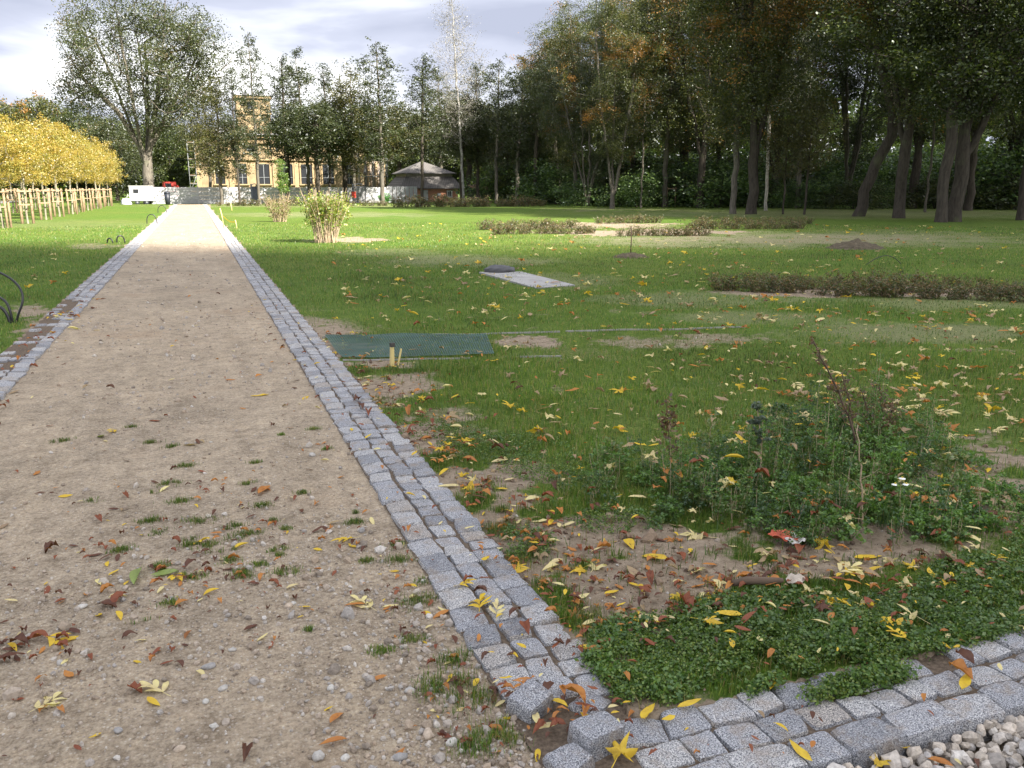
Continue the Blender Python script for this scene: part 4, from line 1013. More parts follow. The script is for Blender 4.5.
SOILM = NT('dark_earth'); cg = SOILM.co(); SOILM = SOILM.pbr(SOILM.ramp(SOILM.noise(cg, 9, 7, .75), [(.3, (.05, .042, .03)), (.55, (.12, .10, .07)), (.75, (.20, .17, .12))]), .95, SOILM.bump(SOILM.noise(cg, 14, 6, .7), .05), .1)
for px, py, r_, h_, lab in ((855, 249, .62, .17, 'larger dark earth mound on the right lawn beyond the rose bed'), (630, 258, .36, .10, 'small dark earth mound at the foot of the thin stick')):
    mx_, my_ = U(px, py); n = 44; a, c = np.meshgrid(np.linspace(-1.6, 1.6, n), np.linspace(-1.6, 1.6, n)); rr2 = a*a+c*c
    z = h_*np.exp(-rr2*1.5)*(.35+1.3*fbm(a*3+px, c*3, 12, 4))+.06*(fbm(a*9+px, c*11, 13, 3)-.5)-.055*np.clip(rr2-.9, 0, 2)+.012
    i = np.arange(n*n).reshape(n, n); b = MB(); b.add(np.stack([a.ravel()*r_, c.ravel()*r_*.8, z.ravel()], 1), np.stack([i[:-1,:-1], i[:-1,1:], i[1:,1:], i[1:,:-1]], -1).reshape(-1, 4), 0, True)
    tag(b.build('earth_mound', SOILM, loc=(mx_, my_, float(gz(np.array(mx_), np.array(my_))))), lab, 'mound', 'earth mounds')
# ------------------------------------------------------------------ pipes, mesh strip, pegs
BLK = plain('black_pipe', (.018, .018, .02), .35, .1, 5, 0, .5)
cx_, cy_ = U(15, 323)
rt = np.array([CT, -ST])   # sideways in the picture
def arc(name, lab, base, pts, r, cat='pipe', grp='black irrigation pipes'):
    P_ = [(base[0]+rt[0]*u+v2*.3*ST, base[1]+rt[1]*u+v2*.3*CT, z) for u, z, v2 in pts]
    P_ = np.array(P_); s = np.linspace(0, len(P_)-1, 24); Q_ = np.stack([np.interp(s, range(len(P_)), P_[:, k]) for k in range(3)], 1)
    for _ in range(4): Q_[1:-1] = (Q_[:-2]+2*Q_[1:-1]+Q_[2:])/4
    b = MB(); b.tube(Q_, r, 8); return tag(b.build(name, BLK), lab, cat, grp)
arc('irrigation_pipe', 'biggest black pipe loop rising from the grass at the left edge', (cx_, cy_), [(0, -.05, 0), (.05, .12, 0), (.11, .22, .1), (.09, .36, .3), (-.02, .48, .4), (-.2, .58, .5), (-.45, .62, .6), (-.7, .45, .6), (-.8, .0, .6)], .013)
arc('irrigation_pipe', 'middle black pipe curving left out of the same hole as the big loop', (cx_, cy_), [(-.03, -.05, 0), (-.03, .12, 0), (-.08, .24, .1), (-.18, .30, .2), (-.34, .30, .2), (-.5, .12, .2), (-.52, -.03, .2)], .014)
arc('irrigation_pipe', 'lowest thick black pipe bending down beside the big loop', (cx_-.04, cy_-.02), [(-.0, -.05, 0), (-.02, .10, 0), (-.08, .19, 0), (-.19, .20, .1), (-.32, .10, .1), (-.36, -.03, .1)], .018)
for px, py, h_, w_, lab in [(117, 243, .2, .18, 'low tangled black pipe end on the brown patch left of the path'), (113, 243.5, .14, -.2, 'short black pipe stub beside the tangled pipe end'), (147, 224, .40, .4, 'black pipe hoop on the sunlit lawn left of the path'), (158, 213, .45, .5, 'farthest black pipe hoop on the sunlit lawn')]:
    bb = U(px, py); arc('irrigation_pipe', lab, bb, [(0, -.05, 0), (.02*w_, h_*.6, 0), (w_*.3, h_, 0), (w_*.7, h_, .2), (w_*.95, h_*.6, .3), (w_, .0, .3)], .018)
bb = U(865, 265); arc('irrigation_pipe', 'thin black hose arching over the grass beyond the rose bed', bb, [(0, -.02, 0), (.1, .07, 0), (.3, .17, .1), (.45, .19, .2), (.62, .14, .3), (.74, .03, .3), (.78, -.02, .3)], .008)
# green plastic ground mesh
A_, B_, D_, E_ = [np.array(U(*p)) for p in ((325, 339), (486, 337), (343, 361), (494, 357))]
GRN = plain('green_plastic', (.055, .105, .085), .6, .25, 3, 0, .3)
nb = MB(); nu, nv = 66, 27
def gp(u, v): p = (A_*(1-u)+B_*u)*(1-v)+(D_*(1-u)+E_*u)*v; return (p[0], p[1], float(gz(np.array(p[0]), np.array(p[1])))+.016+.02*vnoise(p[0]*2.5, p[1]*2.5, 4))
for i in range(nu+1): nb.tube([gp(i/nu, v) for v in np.linspace(0, 1, 12)], 0.0038, 3, 0, False, False)
for j in range(nv+1): nb.tube([gp(u, j/nv) for u in np.linspace(0, 1, 20)], 0.0038, 3, 0, False, False)
tag(nb.build('ground_mesh', GRN), 'strip of dark green plastic mesh pinned across the lawn edge beside the kerb', 'plastic mesh')
EDG = plain('pale_metal_strip', (.30, .29, .27), .6, .2)
def strip(p, q, lab, h=.016):
    a = np.array(U(*p)); b_ = np.array(U(*q)); n = 14; P_ = [a+(b_-a)*i/n for i in range(n+1)]
    V = [(x, y, float(gz(np.array(x), np.array(y)))-.02) for x, y in P_]+[(x, y, float(gz(np.array(x), np.array(y)))+h) for x, y in P_]
    V += [(x, y+.012, z) for x, y, z in V]; m = n+1
    Fq = []
    for i in range(n): Fq += [[i,i+1,m+i+1,m+i],[2*m+i+1,2*m+i,3*m+i,3*m+i+1],[m+i,m+i+1,3*m+i+1,3*m+i]]
    b = MB(); b.add(V, np.array(Fq)); tag(b.build('edging_strip', EDG), lab, 'edging', 'thin edging strips')
strip((323, 339), (560, 333.5), 'long pale edging strip along the far side of the green mesh')
strip((566, 333), (745, 328.5), 'pale edging strip continuing right beyond the bare patch')
strip((343, 362), (470, 359.5), 'pale edging strip along the near side of the green mesh', .014)
strip((520, 358), (562, 357), 'short bent piece of edging strip near the bare patch', .014)
strip((660, 368), (712, 366), 'short pale strip half hidden in the lawn', .02) if 0 else None
x, y = U(392, 366); pg = tag(empty('peg', (x, y, .0)), 'split yellowish wooden peg with a dark burnt top beside the green mesh', 'peg')
b = MB(); b.box((0,0,.07), (.035,.03,.2), 0, .3, .8, (.006, 0)); b.build('shaft', YST, pg); b = MB(); b.box((.008,0,.185), (.036,.034,.035), 0, .35); b.build('head', DKW, pg)
b = MB(); b.box((.05,.0,.07), (.012,.02,.15), 0, 0, 1, (.035, 0)); b.build('splinter', YST, pg)

# ------------------------------------------------------------------ shrubs
def shrub(name, seed, Ht, Rr, nst, stemc, leafm, nl, lsz, zlow=.45, open_=.6, bushy=.5):
    g = np.random.default_rng(seed); root = empty(name); sb_ = MB(); ends = []
    for i in range(nst):
        a = g.uniform(0, 6.28); r0 = Rr*.35*g.random()**.5; r1 = Rr*g.uniform(.3, 1)*open_*1.4; h = Ht*g.uniform(.65, 1)
        p0 = np.array([r0*math.cos(a), r0*math.sin(a), -.05]); p1 = np.array([r1*math.cos(a+g.normal(0, .2)), r1*math.sin(a), h]); q = (p0+p1)/2+np.array([0, 0, .05*h])-(p1-p0)*[.18, .18, 0]+g.normal(0, .03, 3)
        s_ = np.linspace(0, 1, 6)[:, None]; P_ = (1-s_)**2*p0+2*s_*(1-s_)*q+s_**2*p1
        sb_.tube(P_, np.linspace(.008, .003, 6)*(Ht/1.3), 4, 0, True, False)
        for tt in g.uniform(zlow, 1, 3): ends.append(P_[int(tt*5)]+g.normal(0, .04, 3))
    sb_.build('stems', stemc, root)
    C = np.array(ends); lb = MB(); leaf_quads(lb, C, np.full(len(C), .16*bushy*2*(Ht/1.4)), nl, lsz, g, sub=3); lb.build('foliage', leafm, root); root['_h'] = Ht
    return root
STEM = plain('pale_dry_stem', (.40, .31, .21), .8, .2, 5); STD = plain('dark_stem', (.12, .085, .06), .85, .25, 8)
FSH = foliage('leaf_shrub', [(0.143,0.209,0.030), (0.208,0.275,0.040), (0.260,0.308,0.050), (0.117,0.154,0.030), (0.286,0.220,0.060)])
FRS = foliage('leaf_rose', [(0.065,0.097,0.025), (0.102,0.127,0.034), (0.145,0.127,0.050), (0.173,0.112,0.050), (0.051,0.074,0.022), (0.231,0.163,0.078)])
x, y = U(326, 243); o = shrub('shrub', 301, z_of(x, y, 187), .88, 120, STEM, FSH, 20, .055, .62, .62); o.location = (x, y, 0); tag(o, 'larger shrub of pale upright stems with bright green tops on the lawn', 'shrub')
x, y = U(280, 222); o = shrub('shrub', 302, z_of(x, y, 192), .85, 60, STEM, foliage('leaf_shrub_turning', [(.15,.16,.05), (.25,.18,.10), (.20,.22,.06), (.30,.20,.13)]), 12, .06, .3, .7); o.location = (x, y, 0); tag(o, 'farther reddish and straw-coloured shrub left of the larger one', 'shrub')
x = at_y(283, 78); sp_ = tree('sapling', 303, 3.6, .8, .42, [(0,.5),(.3,1),(.7,.75),(1,.15)], 60, 60, .09, .045, BY, FB, .22, [[(0,0,-.1),(.03,0,1.5),(-.05,0,3.4)]], .5, .0, seg=.25, rtip=.008); h = z_of(x, 78, 155); put(sp_, x, 78, h, 'narrow bright green sapling in front of the ochre building', rz=0)
x = at_y(385, 82); o = shrub('shrub', 304, 1.1, .8, 22, STD, foliage('leaf_fresh', [(.07,.20,.05), (.10,.26,.07)]), 34, .1, .4, .6, .8); o.location = (x, 82, 0); tag(o, 'fresh green bush right of the barred gate leaf', 'shrub')
# low rose bushes of the beds
RS = [shrub('rose_bush', 310+i, .42, .34, 30, STD, FRS, 9, .042, .2, .85, .42) for i in range(4)]
for r_ in RS: r_['_h'] = .42
ROSEP = plain('rose_petal', (.55,.30,.25), .6, .1)
def roses(row, n, jit, lab, grp, hs=(.85, 1.2)):
    for i in range(n):
        px = row[0]+(row[2]-row[0])*(i+.5)/n+random.uniform(-jit, jit); py = row[1]+(row[3]-row[1])*(i+.5)/n
        if isinstance(lab, list): l = lab[i]
        else: l = lab
        x, y = U(px, py); y += random.uniform(-.12, .12); put(RS[(i*7+int(row[1])) % 4], x, y, .30*random.uniform(*hs)*random.uniform(.8,1.15), l, grp, wide=random.uniform(.75, 1.15), cat='bush')
roses((712, 291, 1040, 303), 20, 3, 'low brownish green rose bush in the nearest long bed on the right lawn', 'rose bushes of the nearest bed')
roses((735, 287, 1035, 297), 18, 4, 'low rose bush in the back line of the nearest long bed', 'rose bushes at the back of the nearest bed')
roses((492, 235, 596, 234), 13, 2, 'low rose bush in the bed beyond the concrete slab', 'rose bushes beyond the slab', (1.0, 1.4))
roses((478, 230, 575, 229), 14, 2, 'low rose bush in the back line beyond the concrete slab', 'rose bushes behind those beyond the slab', (1.1, 1.5))
roses((618, 237, 712, 236), 13, 2, 'low rose bush in the bed behind the small staked mound', 'rose bushes behind the mound', (.9, 1.3))
roses((598, 224, 662, 223), 11, 2, 'low dark bush in a far bed left of centre before the wood', 'far rose bushes before the wood', (1.1, 1.6))
roses((690, 230, 806, 229), 16, 2, 'low brown bush in the middle far bed', 'rose bushes of the middle far bed', (1.1, 1.5))
roses((700, 225, 812, 224), 14, 2, 'low bush in the back line of the middle far bed', 'rose bushes at the back of the middle far bed', (1.1, 1.6))
roses((395, 207.5, 545, 206.5), 20, 3, 'small bush in the border along the foot of the far wall and house', 'border bushes by the far wall', (2.2, 3.6))
roses((215, 206, 390, 206), 22, 3, 'small rough bush at the foot of the grey wall', 'rough bushes at the wall foot', (1.4, 2.6))
# staked mound
x, y = U(630.5, 256); b = MB(); b.tube([(0,0,0),(.01,0,.3),(0,.01,.62)], .012, 5); tag(b.build('stick', STD, loc=(x, y, .05)), 'thin dark stick upright beside a small earth mound', 'stick')

def blades(x, y, z, h, wd, g, mb, mi=0):
    n = len(x); a = g.uniform(0, 6.28, n); ln = g.normal(0, .45, n)*h; la = g.uniform(0, 6.28, n)
    dx, dy = np.cos(a)*wd/2, np.sin(a)*wd/2
    B0 = np.stack([x-dx, y-dy, z-.01], 1); B1 = np.stack([x+dx, y+dy, z-.01], 1)
    M0 = np.stack([x+dx*.8+np.cos(la)*ln*.35, y+dy*.8+np.sin(la)*ln*.35, z+h*.6], 1); M1 = np.stack([x-dx*.8+np.cos(la)*ln*.35, y-dy*.8+np.sin(la)*ln*.35, z+h*.6], 1)
    T_ = np.stack([x+np.cos(la)*ln, y+np.sin(la)*ln, z+h*np.clip(1-.3*np.abs(ln/h), .5, 1)], 1)
    V = np.stack([B0, B1, M0, M1, T_], 1).reshape(-1, 3); k = (np.arange(n)*5)[:, None]
    mb.add(V, k+np.array([[0,1,2,3]]), mi); mb.F.append((k+np.array([[3,2,4]])+mb.n-len(V), mi, False))
# ------------------------------------------------------------------ tall weeds of the near patch
def stalk(lab, px, py, ptx, pty, r, mat, branch=0, leafm=None, nl=0, ls=.03, seed=0, name='weed_stalk', blen=.12, lrad=.03, tstart=.3):
    g = np.random.default_rng(seed); x, y = U(px, py); z0 = float(gz(np.array(x), np.array(y)))
    f = x*ST+y*CT; h = z_of(x, y, pty); l = x*CT-y*ST
    d = f*CP-(h-H)*SP; l2 = (ptx-512)/F*d; tx_, ty_ = l2*CT+f*ST-x, -l2*ST+f*CT-y
    root = tag(empty(name, (x, y, z0)), lab, 'weed')
    n = 12; s_ = np.linspace(0, 1, n)[:, None]; P_ = np.array([[0,0,-.03]])*(1-s_)+np.array([[tx_, ty_, h-z0]])*s_; P_[:, 2:3] += .06*h*np.sin(math.pi*s_); P_[1:-1] += g.normal(0, .006, (n-2, 3))
    b = MB(); b.tube(P_, np.linspace(r, r*.4, n)*1.35, 5); C = []
    for k in range(branch):
        i = g.uniform(tstart, .98)*(n-1); p = P_[int(i)]; a = g.uniform(0, 6.28); ln = blen*g.uniform(.5, 1.2)*(1-.5*i/n); q = p+np.array([math.cos(a)*ln, math.sin(a)*ln, ln*g.uniform(.5, 1.1)])
        b.tube([p, (p+q)/2+g.normal(0, .006, 3), q], [r*.45, r*.35, r*.2], 3, 0, True, False); C += [q, (p+q)/2]
    C += [p for p in P_[int(tstart*n):]]
    b.build('stem', mat, root)
    if leafm: c = MB(); leaf_quads(c, np.array(C), np.full(len(C), lrad), nl, ls, g, sub=2); c.build('leaves', leafm, root)
    return root
FW1 = foliage('leaf_weed', [(0.077,0.173,0.026), (0.112,0.214,0.035), (0.155,0.262,0.044), (0.095,0.179,0.040)], None, .6, .4, .3, .15); FW2 = foliage('leaf_weed_pale', [(.11,.18,.05), (.16,.21,.06), (.21,.21,.08), (.09,.15,.04)])
FW3 = foliage('leaf_weed_fresh', [(0.092,0.190,0.032), (0.127,0.230,0.044), (0.081,0.160,0.028)]); FW4 = foliage('leaf_weed_bluish', [(0.055,0.110,0.038), (0.088,0.150,0.053), (0.044,0.090,0.030)])
FDR = foliage('leaf_dry', [(.16,.09,.05), (.10,.06,.04), (.22,.14,.07)])
stalk('tallest dark thorny dead stalk leaning left above the weed patch', 868, 468, 812, 338, .006, STD, 26, FDR, 4, .018, 1, blen=.10, lrad=.02)
stalk('second dark dead stalk close behind the tallest one', 860, 462, 842, 372, .005, STD, 14, FDR, 4, .018, 2, blen=.10, lrad=.02)
stalk('left stem of the dark upright brush among the weeds', 876, 455, 862, 392, .004, STD, 18, FDR, 4, .016, 3, blen=.09, lrad=.02)
stalk('middle stem of the dark upright brush among the weeds', 882, 458, 880, 384, .004, STD, 22, FDR, 4, .016, 4, blen=.09, lrad=.02)
stalk('right stem of the dark upright brush among the weeds', 888, 455, 892, 398, .004, STD, 16, FDR, 4, .016, 5, blen=.09, lrad=.02)
stalk('bare straw-coloured stalk rising from the middle of the weed patch', 864, 530, 858, 425, .004, STEM, 4, FW2, 6, .02, 6, tstart=.1)
stalk('grey-green stalk with an upright head left of the dead stalks', 764, 490, 757, 402, .004, STEM, 10, foliage('leaf_grey_green', [(.10,.13,.09), (.07,.10,.07)]), 14, .022, 7, blen=.05, lrad=.02, tstart=.55)
stalk('short reddish stalk at the left of the weed patch', 672, 470, 665, 400, .003, STD, 10, FDR, 8, .025, 8, blen=.05)
stalk('thin pale stalk with seed heads in the left of the weed patch', 618, 470, 612, 440, .0025, STEM, 8, FW2, 8, .02, 9, blen=.05)
stalk('pale flowering stalk between the two weed clumps', 708, 470, 712, 415, .0025, STEM, 8, FW2, 8, .02, 10, blen=.06)
stalk('slim green stalk right of the straw-coloured one', 893, 500, 900, 440, .003, FW1, 8, FW1, 8, .025, 11, blen=.06)
stalk('slim yellowing stalk at the right end of the weed patch', 950, 500, 957, 452, .003, STEM, 8, FW2, 10, .025, 12, blen=.06)

# leafy mound of weeds: nobody could count its plants
g = np.random.default_rng(400)
PATCH = [(640,470,50,22,.13), (700,495,60,34,.17), (760,480,70,36,.22), (830,462,60,30,.26), (880,450,60,28,.26), (920,490,60,40,.16), (860,525,120,26,.14), (790,440,40,20,.16), (965,520,60,30,.10), (590,492,30,14,.09)]
b = MB(); WP = []
for cx0, cy0, rx, ry, hh in PATCH:
    n = int(rx*ry*.020)+2
    for _ in range(n):
        a = g.uniform(0, 6.28); q = math.sqrt(g.random()); x, y = U(cx0+rx*q*math.cos(a), cy0+ry*q*math.sin(a)); WP.append((x, y, hh*(1-.7*q*q)*g.uniform(.45, 1.25)+.02))
for x, y, hp in WP:
    z0 = float(gz(np.array(x), np.array(y))); ty_ = g.random(); mi_ = int(g.integers(0, 3)); sg = np.array([x, y, z0])
    if ty_ < .38:      # leafy plant with broad leaves on arching stalks
        m = int(g.integers(8, 18)); cs = []
        for _ in range(m):
            a = g.uniform(0, 6.28); r_ = g.uniform(.02, .09)+hp*.15; e = sg+[r_*math.cos(a), r_*math.sin(a), hp*g.uniform(.25, 1)]
            b.tube([sg, (sg+e)/2+[0, 0, hp*.15], e], [.0016, .0013, .0008], 3, 3, True, False); cs.append(e)
        cs = np.array(cs); leaf_quads(b, cs, np.full(len(cs), .024), 26, g.uniform(.009, .019), g, mi_, flat=.45, sub=2)
    elif ty_ < .85:    # upright fine-leaved stems
        for _ in range(int(g.integers(3, 8))):
            a = g.uniform(0, 6.28); h2 = hp*g.uniform(.9, 1.9); o2 = g.uniform(.0, .05); e = sg+[o2*2*math.cos(a), o2*2*math.sin(a), h2]; s2 = sg+[o2*math.cos(a), o2*math.sin(a), 0]
            b.tube([s2, (s2+e)/2+g.normal(0, .006, 3), e], [.0018, .0015, .0008], 3, 3 if g.random() < .6 else 4, True, False)
            k2 = max(3, int(h2/.022)); tt = g.uniform(.15, 1, k2)[:, None]; cs = s2*(1-tt)+e*tt
            leaf_quads(b, cs, np.full(k2, .018), 7, .012, g, mi_ if g.random() < .8 else 3, flat=.8, sub=1)
    else:              # rough grass tuft
        m = 60; q2 = g.normal(0, .025, (m, 2)); blades(x+q2[:, 0], y+q2[:, 1], np.full(m, z0), g.uniform(.5, 1.3, m)*max(.07, hp*.8), g.uniform(.0018, .003, m), g, b, int(g.integers(1, 4)))
stuff(b.build('weed_patch', [FW1, FW3, FW4, FW2, STEM]), 'tangle of leafy green weeds spreading over the bare earth', 'weeds')
# clover and parsley-like carpet near the corner
COV = [(640,672,62,40,.05), (720,648,90,40,.06), (800,640,90,44,.065), (870,655,80,48,.07), (800,690,60,28,.06), (860,695,50,24,.06), (640,640,50,18,.04), (930,620,90,30,.045), (980,585,60,26,.04), (760,610,60,14,.04), (1000,640,60,20,.04), (525,545,30,14,.04), (505,450,70,16,.035), (440,430,50,10,.03), (560,470,60,14,.04), (620,520,50,14,.05), (1050,560,50,40,.05)]
C = []
for cx0, cy0, rx, ry, hh in COV:
    n = int(rx*ry*(1.2 if cy0 > 560 else .7)); a = g.uniform(0, 6.28, n); q = np.sqrt(g.random(n)); px = cx0+rx*q*np.cos(a); py = cy0+ry*q*np.sin(a); x, y = U(px, py)
    ok = (y > CY1-.02-.09*((x > 1.6) & (x < 2.0))) & ((x > KO-.03)) & (fbm(x*7, y*7, 62) > .36); x, y, q = x[ok], y[ok], q[ok]; n = len(x)
    C.append(np.stack([x, y, np.maximum(gz(x, y), 0)+hh*(1-q**3)*(.25+.9*fbm(x*9, y*9, 63))*g.random(n)**.5+.004], 1))
C = np.concatenate(C); b = MB()
FC = foliage('leaf_clover', [(0.066,0.125,0.021), (0.095,0.169,0.027), (0.130,0.207,0.034), (0.056,0.107,0.019), (0.188,0.238,0.045)], None, .6, .4, .3, .2)
leaf_quads(b, C, np.full(len(C), .016), 7, .011, g, flat=.45, sub=3); kk = (g.random(len(C)) < .22) & (fbm(C[:,0]*5, C[:,1]*5, 64) > .47); leaf_quads(b, C[kk]+[0,0,.008], np.full(kk.sum(), .02), 7, .016, g, 1, flat=.5, sub=2)
FCB = foliage('leaf_clover_broad', [(0.066,0.133,0.028), (0.099,0.180,0.040), (0.132,0.209,0.048)])
stuff(b.build('ground_cover', [FC, FCB]), 'dense small-leaved green carpet creeping up to the granite kerb', 'ground cover')

# ------------------------------------------------------------------ grass blades
g = np.random.default_rng(500); gm_ = MB(); n = 560000
r = np.exp(g.uniform(math.log(1.9), math.log(38), n)); a = np.radians(g.uniform(-32, 66, n)); x = r*np.sin(a); y = r*np.cos(a)
sw = np.clip(mask(STRAW, x, y)*1.3, 0, 1); s = soil_at(x, y); ps = (1-.65*sw)*(1-np.clip(s*1.5, 0, .97))*np.clip(.35+1.6*(fbm(x*1.3, y*1.3, 70)-.2), .3, 1)
ok = (((x > KO+.005) & (y > CY1)) | (x < LO-.02)) & (g.random(n) < ps); x, y, r, sw = x[ok], y[ok], r[ok], sw[ok]; n = len(x)
hh = (1-.45*sw)*(.022+.028*fbm(x*.8, y*.8, 71))*g.uniform(.6, 1.4, n)*(1+.012*r); wd = .0022*(1+.16*r)*g.uniform(.7, 1.3, n)
blades(x, y, gz(x, y), hh, wd, g, gm_)
tx_ = g.normal(215, 90, 36); ty2 = g.normal(530, 55, 36)
EXT = [(float(a), float(b_), float(g.uniform(.012, .035))) for a, b_ in zip(tx_, ty2) if b_ > 420]
# tufts over the kerb edges and on the path
TUF = [(345,520,1.0),(395,545,.05),(418,600,.07),(398,560,.05),(445,685,.08),(470,700,.07),(380,650,.04),(200,520,.06),(245,535,.06),(285,572,.045),(180,500,.05),(170,483,.05),(185,466,.045),(95,500,.03),(355,522,.04),(245,575,.04),(228,560,.04),(60,440,.05),(205,545,.05),(120,550,.04),(262,505,.04),(150,520,.04),(410,640,.05),(430,580,.05),(500,735,.08),(455,660,.05),(480,745,.06),(690,602,.05),(385,360,.10),(420,372,.14),(360,372,.10),(375,400,.08),(470,372,.1),(545,400,.12),(250,262,.10),(345,340,.08),(520,560,.1),(500,530,.1),(470,500,.1),(440,460,.1),(545,585,.06),(580,620,.08),(610,650,.08),(650,700,.06)]
for px, py, rr_ in TUF[1:]+EXT:
    cx0, cy0 = U(px, py); m = int(420*(rr_/.06)); q = g.normal(0, 1, (m, 2))*rr_*.55*np.array([1.2, .8]); xx_ = cx0+q[:, 0]; yy_ = cy0+q[:, 1]
    keep = ((xx_ < KI-.01) | (xx_ > KO-.01) | (g.random(m) < .1)) & (fbm(xx_*25, yy_*25, 72) > .4); xx_, yy_ = xx_[keep], yy_[keep]; m = len(xx_)
    zz_ = np.where(xx_ < KI, pz(xx_, yy_), np.maximum(gz(xx_, yy_), -.004)); blades(xx_, yy_, zz_, g.uniform(.010, .034, m)*(1.3 if px > 430 else .8), g.uniform(.0014, .0028, m), g, gm_)
FGR = foliage('grass_blade', [(0.062,0.128,0.013), (0.084,0.157,0.019), (0.118,0.190,0.025), (0.168,0.214,0.037), (0.056,0.109,0.016), (0.246,0.209,0.084)], None, .6, .4, .35, .38)
stuff(gm_.build('grass', FGR), 'short green grass of the lawns with sparse tufts in the gravel', 'grass')
# ------------------------------------------------------------------ fallen leaves
def leaflet(L_, W_, curl, fold, g, crump=0.0):
    n = 7; u = np.linspace(0, 1, n); w_ = np.sin(np.pi*np.clip(u, 0, 1)**.85)**.8*(1-.12*u); V = []
    bend = g.normal(0, .10)
    for i, t_ in enumerate(u):
        for s_ in (-1, 0, 1):
            V.append((L_*t_, s_*w_[i]*W_/2+bend*L_*math.sin(math.pi*t_), curl*L_*(math.sin(math.pi*t_*.9))+fold*W_*abs(s_)*w_[i]+crump*L_*g.normal(0, .08)))
    V = np.array(V); Fq = []
    for i in range(n-1):
        for s_ in (0, 1): a = i*3+s_; Fq.append([a, a+3, a+4, a+1])
    return V, np.array(Fq)
def mk_leaf(kind, seed):
    g = np.random.default_rng(seed); Vs = []; Fs = []; n = 0
    def ad(V, F_):
        nonlocal n
        Vs.append(V); Fs.append(F_+n); n += len(V)
    if kind == 'single': V, F_ = leaflet(1, .34, g.uniform(-.08, .15), g.uniform(.05, .45), g, .15); V[:, 0] -= .5; ad(V, F_)
    elif kind == 'curled': V, F_ = leaflet(1, .42, g.uniform(.05, .28), g.uniform(.25, .7), g, .8); V[:, 0] -= .5; ad(V, F_)
    elif kind == 'compound':
        m = int(g.integers(2, 4))
        for k in range(m):
            for sd in (-1, 1):
                V, F_ = leaflet(.42*g.uniform(.8, 1.1), .13, g.uniform(-.06, .18), g.uniform(.05, .4), g, .2); a = sd*g.uniform(.5, 1.0); c_, s_ = math.cos(a), math.sin(a)
                V[:, :2] = V[:, :2] @ np.array([[c_, s_], [-s_, c_]]); V += [-.25+.2*k, 0, .02*g.random()]; ad(V, F_)
        V, F_ = leaflet(.42, .14, .1, .2, g); V += [-.25+.2*m-.1, 0, .02]; ad(V, F_)
        V = np.array([(-.5,-.008,0),(-.5,.008,0),(.15,-.006,.02),(.15,.006,.02)]); ad(V, np.array([[0,2,3,1]]))
    elif kind == 'lobed':
        m = 40; a = np.linspace(-math.pi, math.pi, m, endpoint=False)
        lob = np.zeros(m)
        for c_, l_, w_ in ((0, .52, .20), (.85, .47, .19), (-.85, .47, .19), (1.75, .36, .2), (-1.75, .36, .2)): lob = np.maximum(lob, l_*np.exp(-np.abs(a-c_)/w_*.62))
        r = np.maximum(.16, lob)*(1+.06*np.cos(a*17)); ring = []
        for q, z_ in ((0.55, .5), (1.0, 1.0)):
            ring.append(np.stack([r*q*np.cos(a), r*q*np.sin(a), (.09*np.sin(a*2+seed)+.06*np.cos(a*3+seed*2)+.03*g.normal(size=m))*z_], 1))
        V = np.concatenate([[[0,0,.02]], ring[0], ring[1]]); i = np.arange(m); j = (i+1) % m
        Fq = np.concatenate([np.stack([1+i, 1+m+i, 1+m+j, 1+j], 1), np.stack([np.zeros(m, int), 1+i, 1+j, 1+j], 1)]); 
        ad(V, Fq[:m]); Vs.append(np.zeros((0, 3))); TRI = Fq[m:, :3]
        V2 = np.array([(-.62,-.01,.01),(-.62,.01,.01),(0,-.008,.02),(0,.008,.02)]); ad(V2, np.array([[0,2,3,1]]))
        return np.concatenate(Vs), np.concatenate(Fs), TRI
    return np.concatenate(Vs), np.concatenate(Fs), None
COLS = {'yellow': (.66,.47,.045), 'pale yellow': (.68,.60,.28), 'orange': (.46,.20,.05), 'brown': (.13,.06,.035), 'rust red': (.25,.085,.04), 'green': (.26,.34,.10), 'straw': (.36,.27,.15)}
LM = {}
for k, c in COLS.items():
    t = NT('leaf_'+k.replace(' ', '_')); cg = t.co(); n_ = t.noise(cg, 3.0, 5, .65)
    col = t.ramp(n_, [(.26, tuple(v*q for v, q in zip(c, (.42, .38, .5)))), (.42, tuple(v*q for v, q in zip(c, (.85, .8, .9)))), (.62, c), (.8, tuple(min(1, v*1.15) for v in c))])
    LM[k] = t.leafy(col, .22, .02)
LN = list(LM); KP = {k: [mk_leaf(k, 10*i+s_) for s_ in range(4)] for i, k in enumerate(('single', 'curled', 'compound', 'lobed'))}
ME = {}
def leaf_mesh(kind, var, colr):
    key = (kind, var, colr)
    if key not in ME:
        V, Fq, T_ = KP[kind][var]; b = MB(); b.add(V, Fq, 0, True)
        if T_ is not None: b.F.append((T_, 0, True))
        ME[key] = b.build('fallen_leaf', LM[colr])
        ME[key]['proto'] = 1
    return ME[key]
covb = [(cx0, cy0, rx, ry, hh) for cx0, cy0, rx, ry, hh in COV+PATCH]
def leaf_z(x, y):
    z = np.where(soil_at(x, y) > .35, gz(x, y)+.008, gz(x, y)+.032)
    px, py, _ = proj(x, y)
    for cx0, cy0, rx, ry, hh in covb:
        q = ((px-cx0)/rx)**2+((py-cy0)/ry)**2; z = np.where(q < 1, np.maximum(z, gz(x, y)+hh*(1-q)*.85+.015), z)
    onp = (x < KI) & (x > LI); z = np.where(onp, pz(x, y)+.006, z)
    onk = ((x >= KI-.01) & (x <= KO) & (y > 1.9)) | ((x <= LI) & (x >= LO)) | ((x > .95) & (y < CY1) & (y > CY0)); z = np.where(onk, .031, z)
    return np.where((x > .95) & (y <= CY0), -.015, z)
L_ = []   # x, y, kind, colour, size, label or None
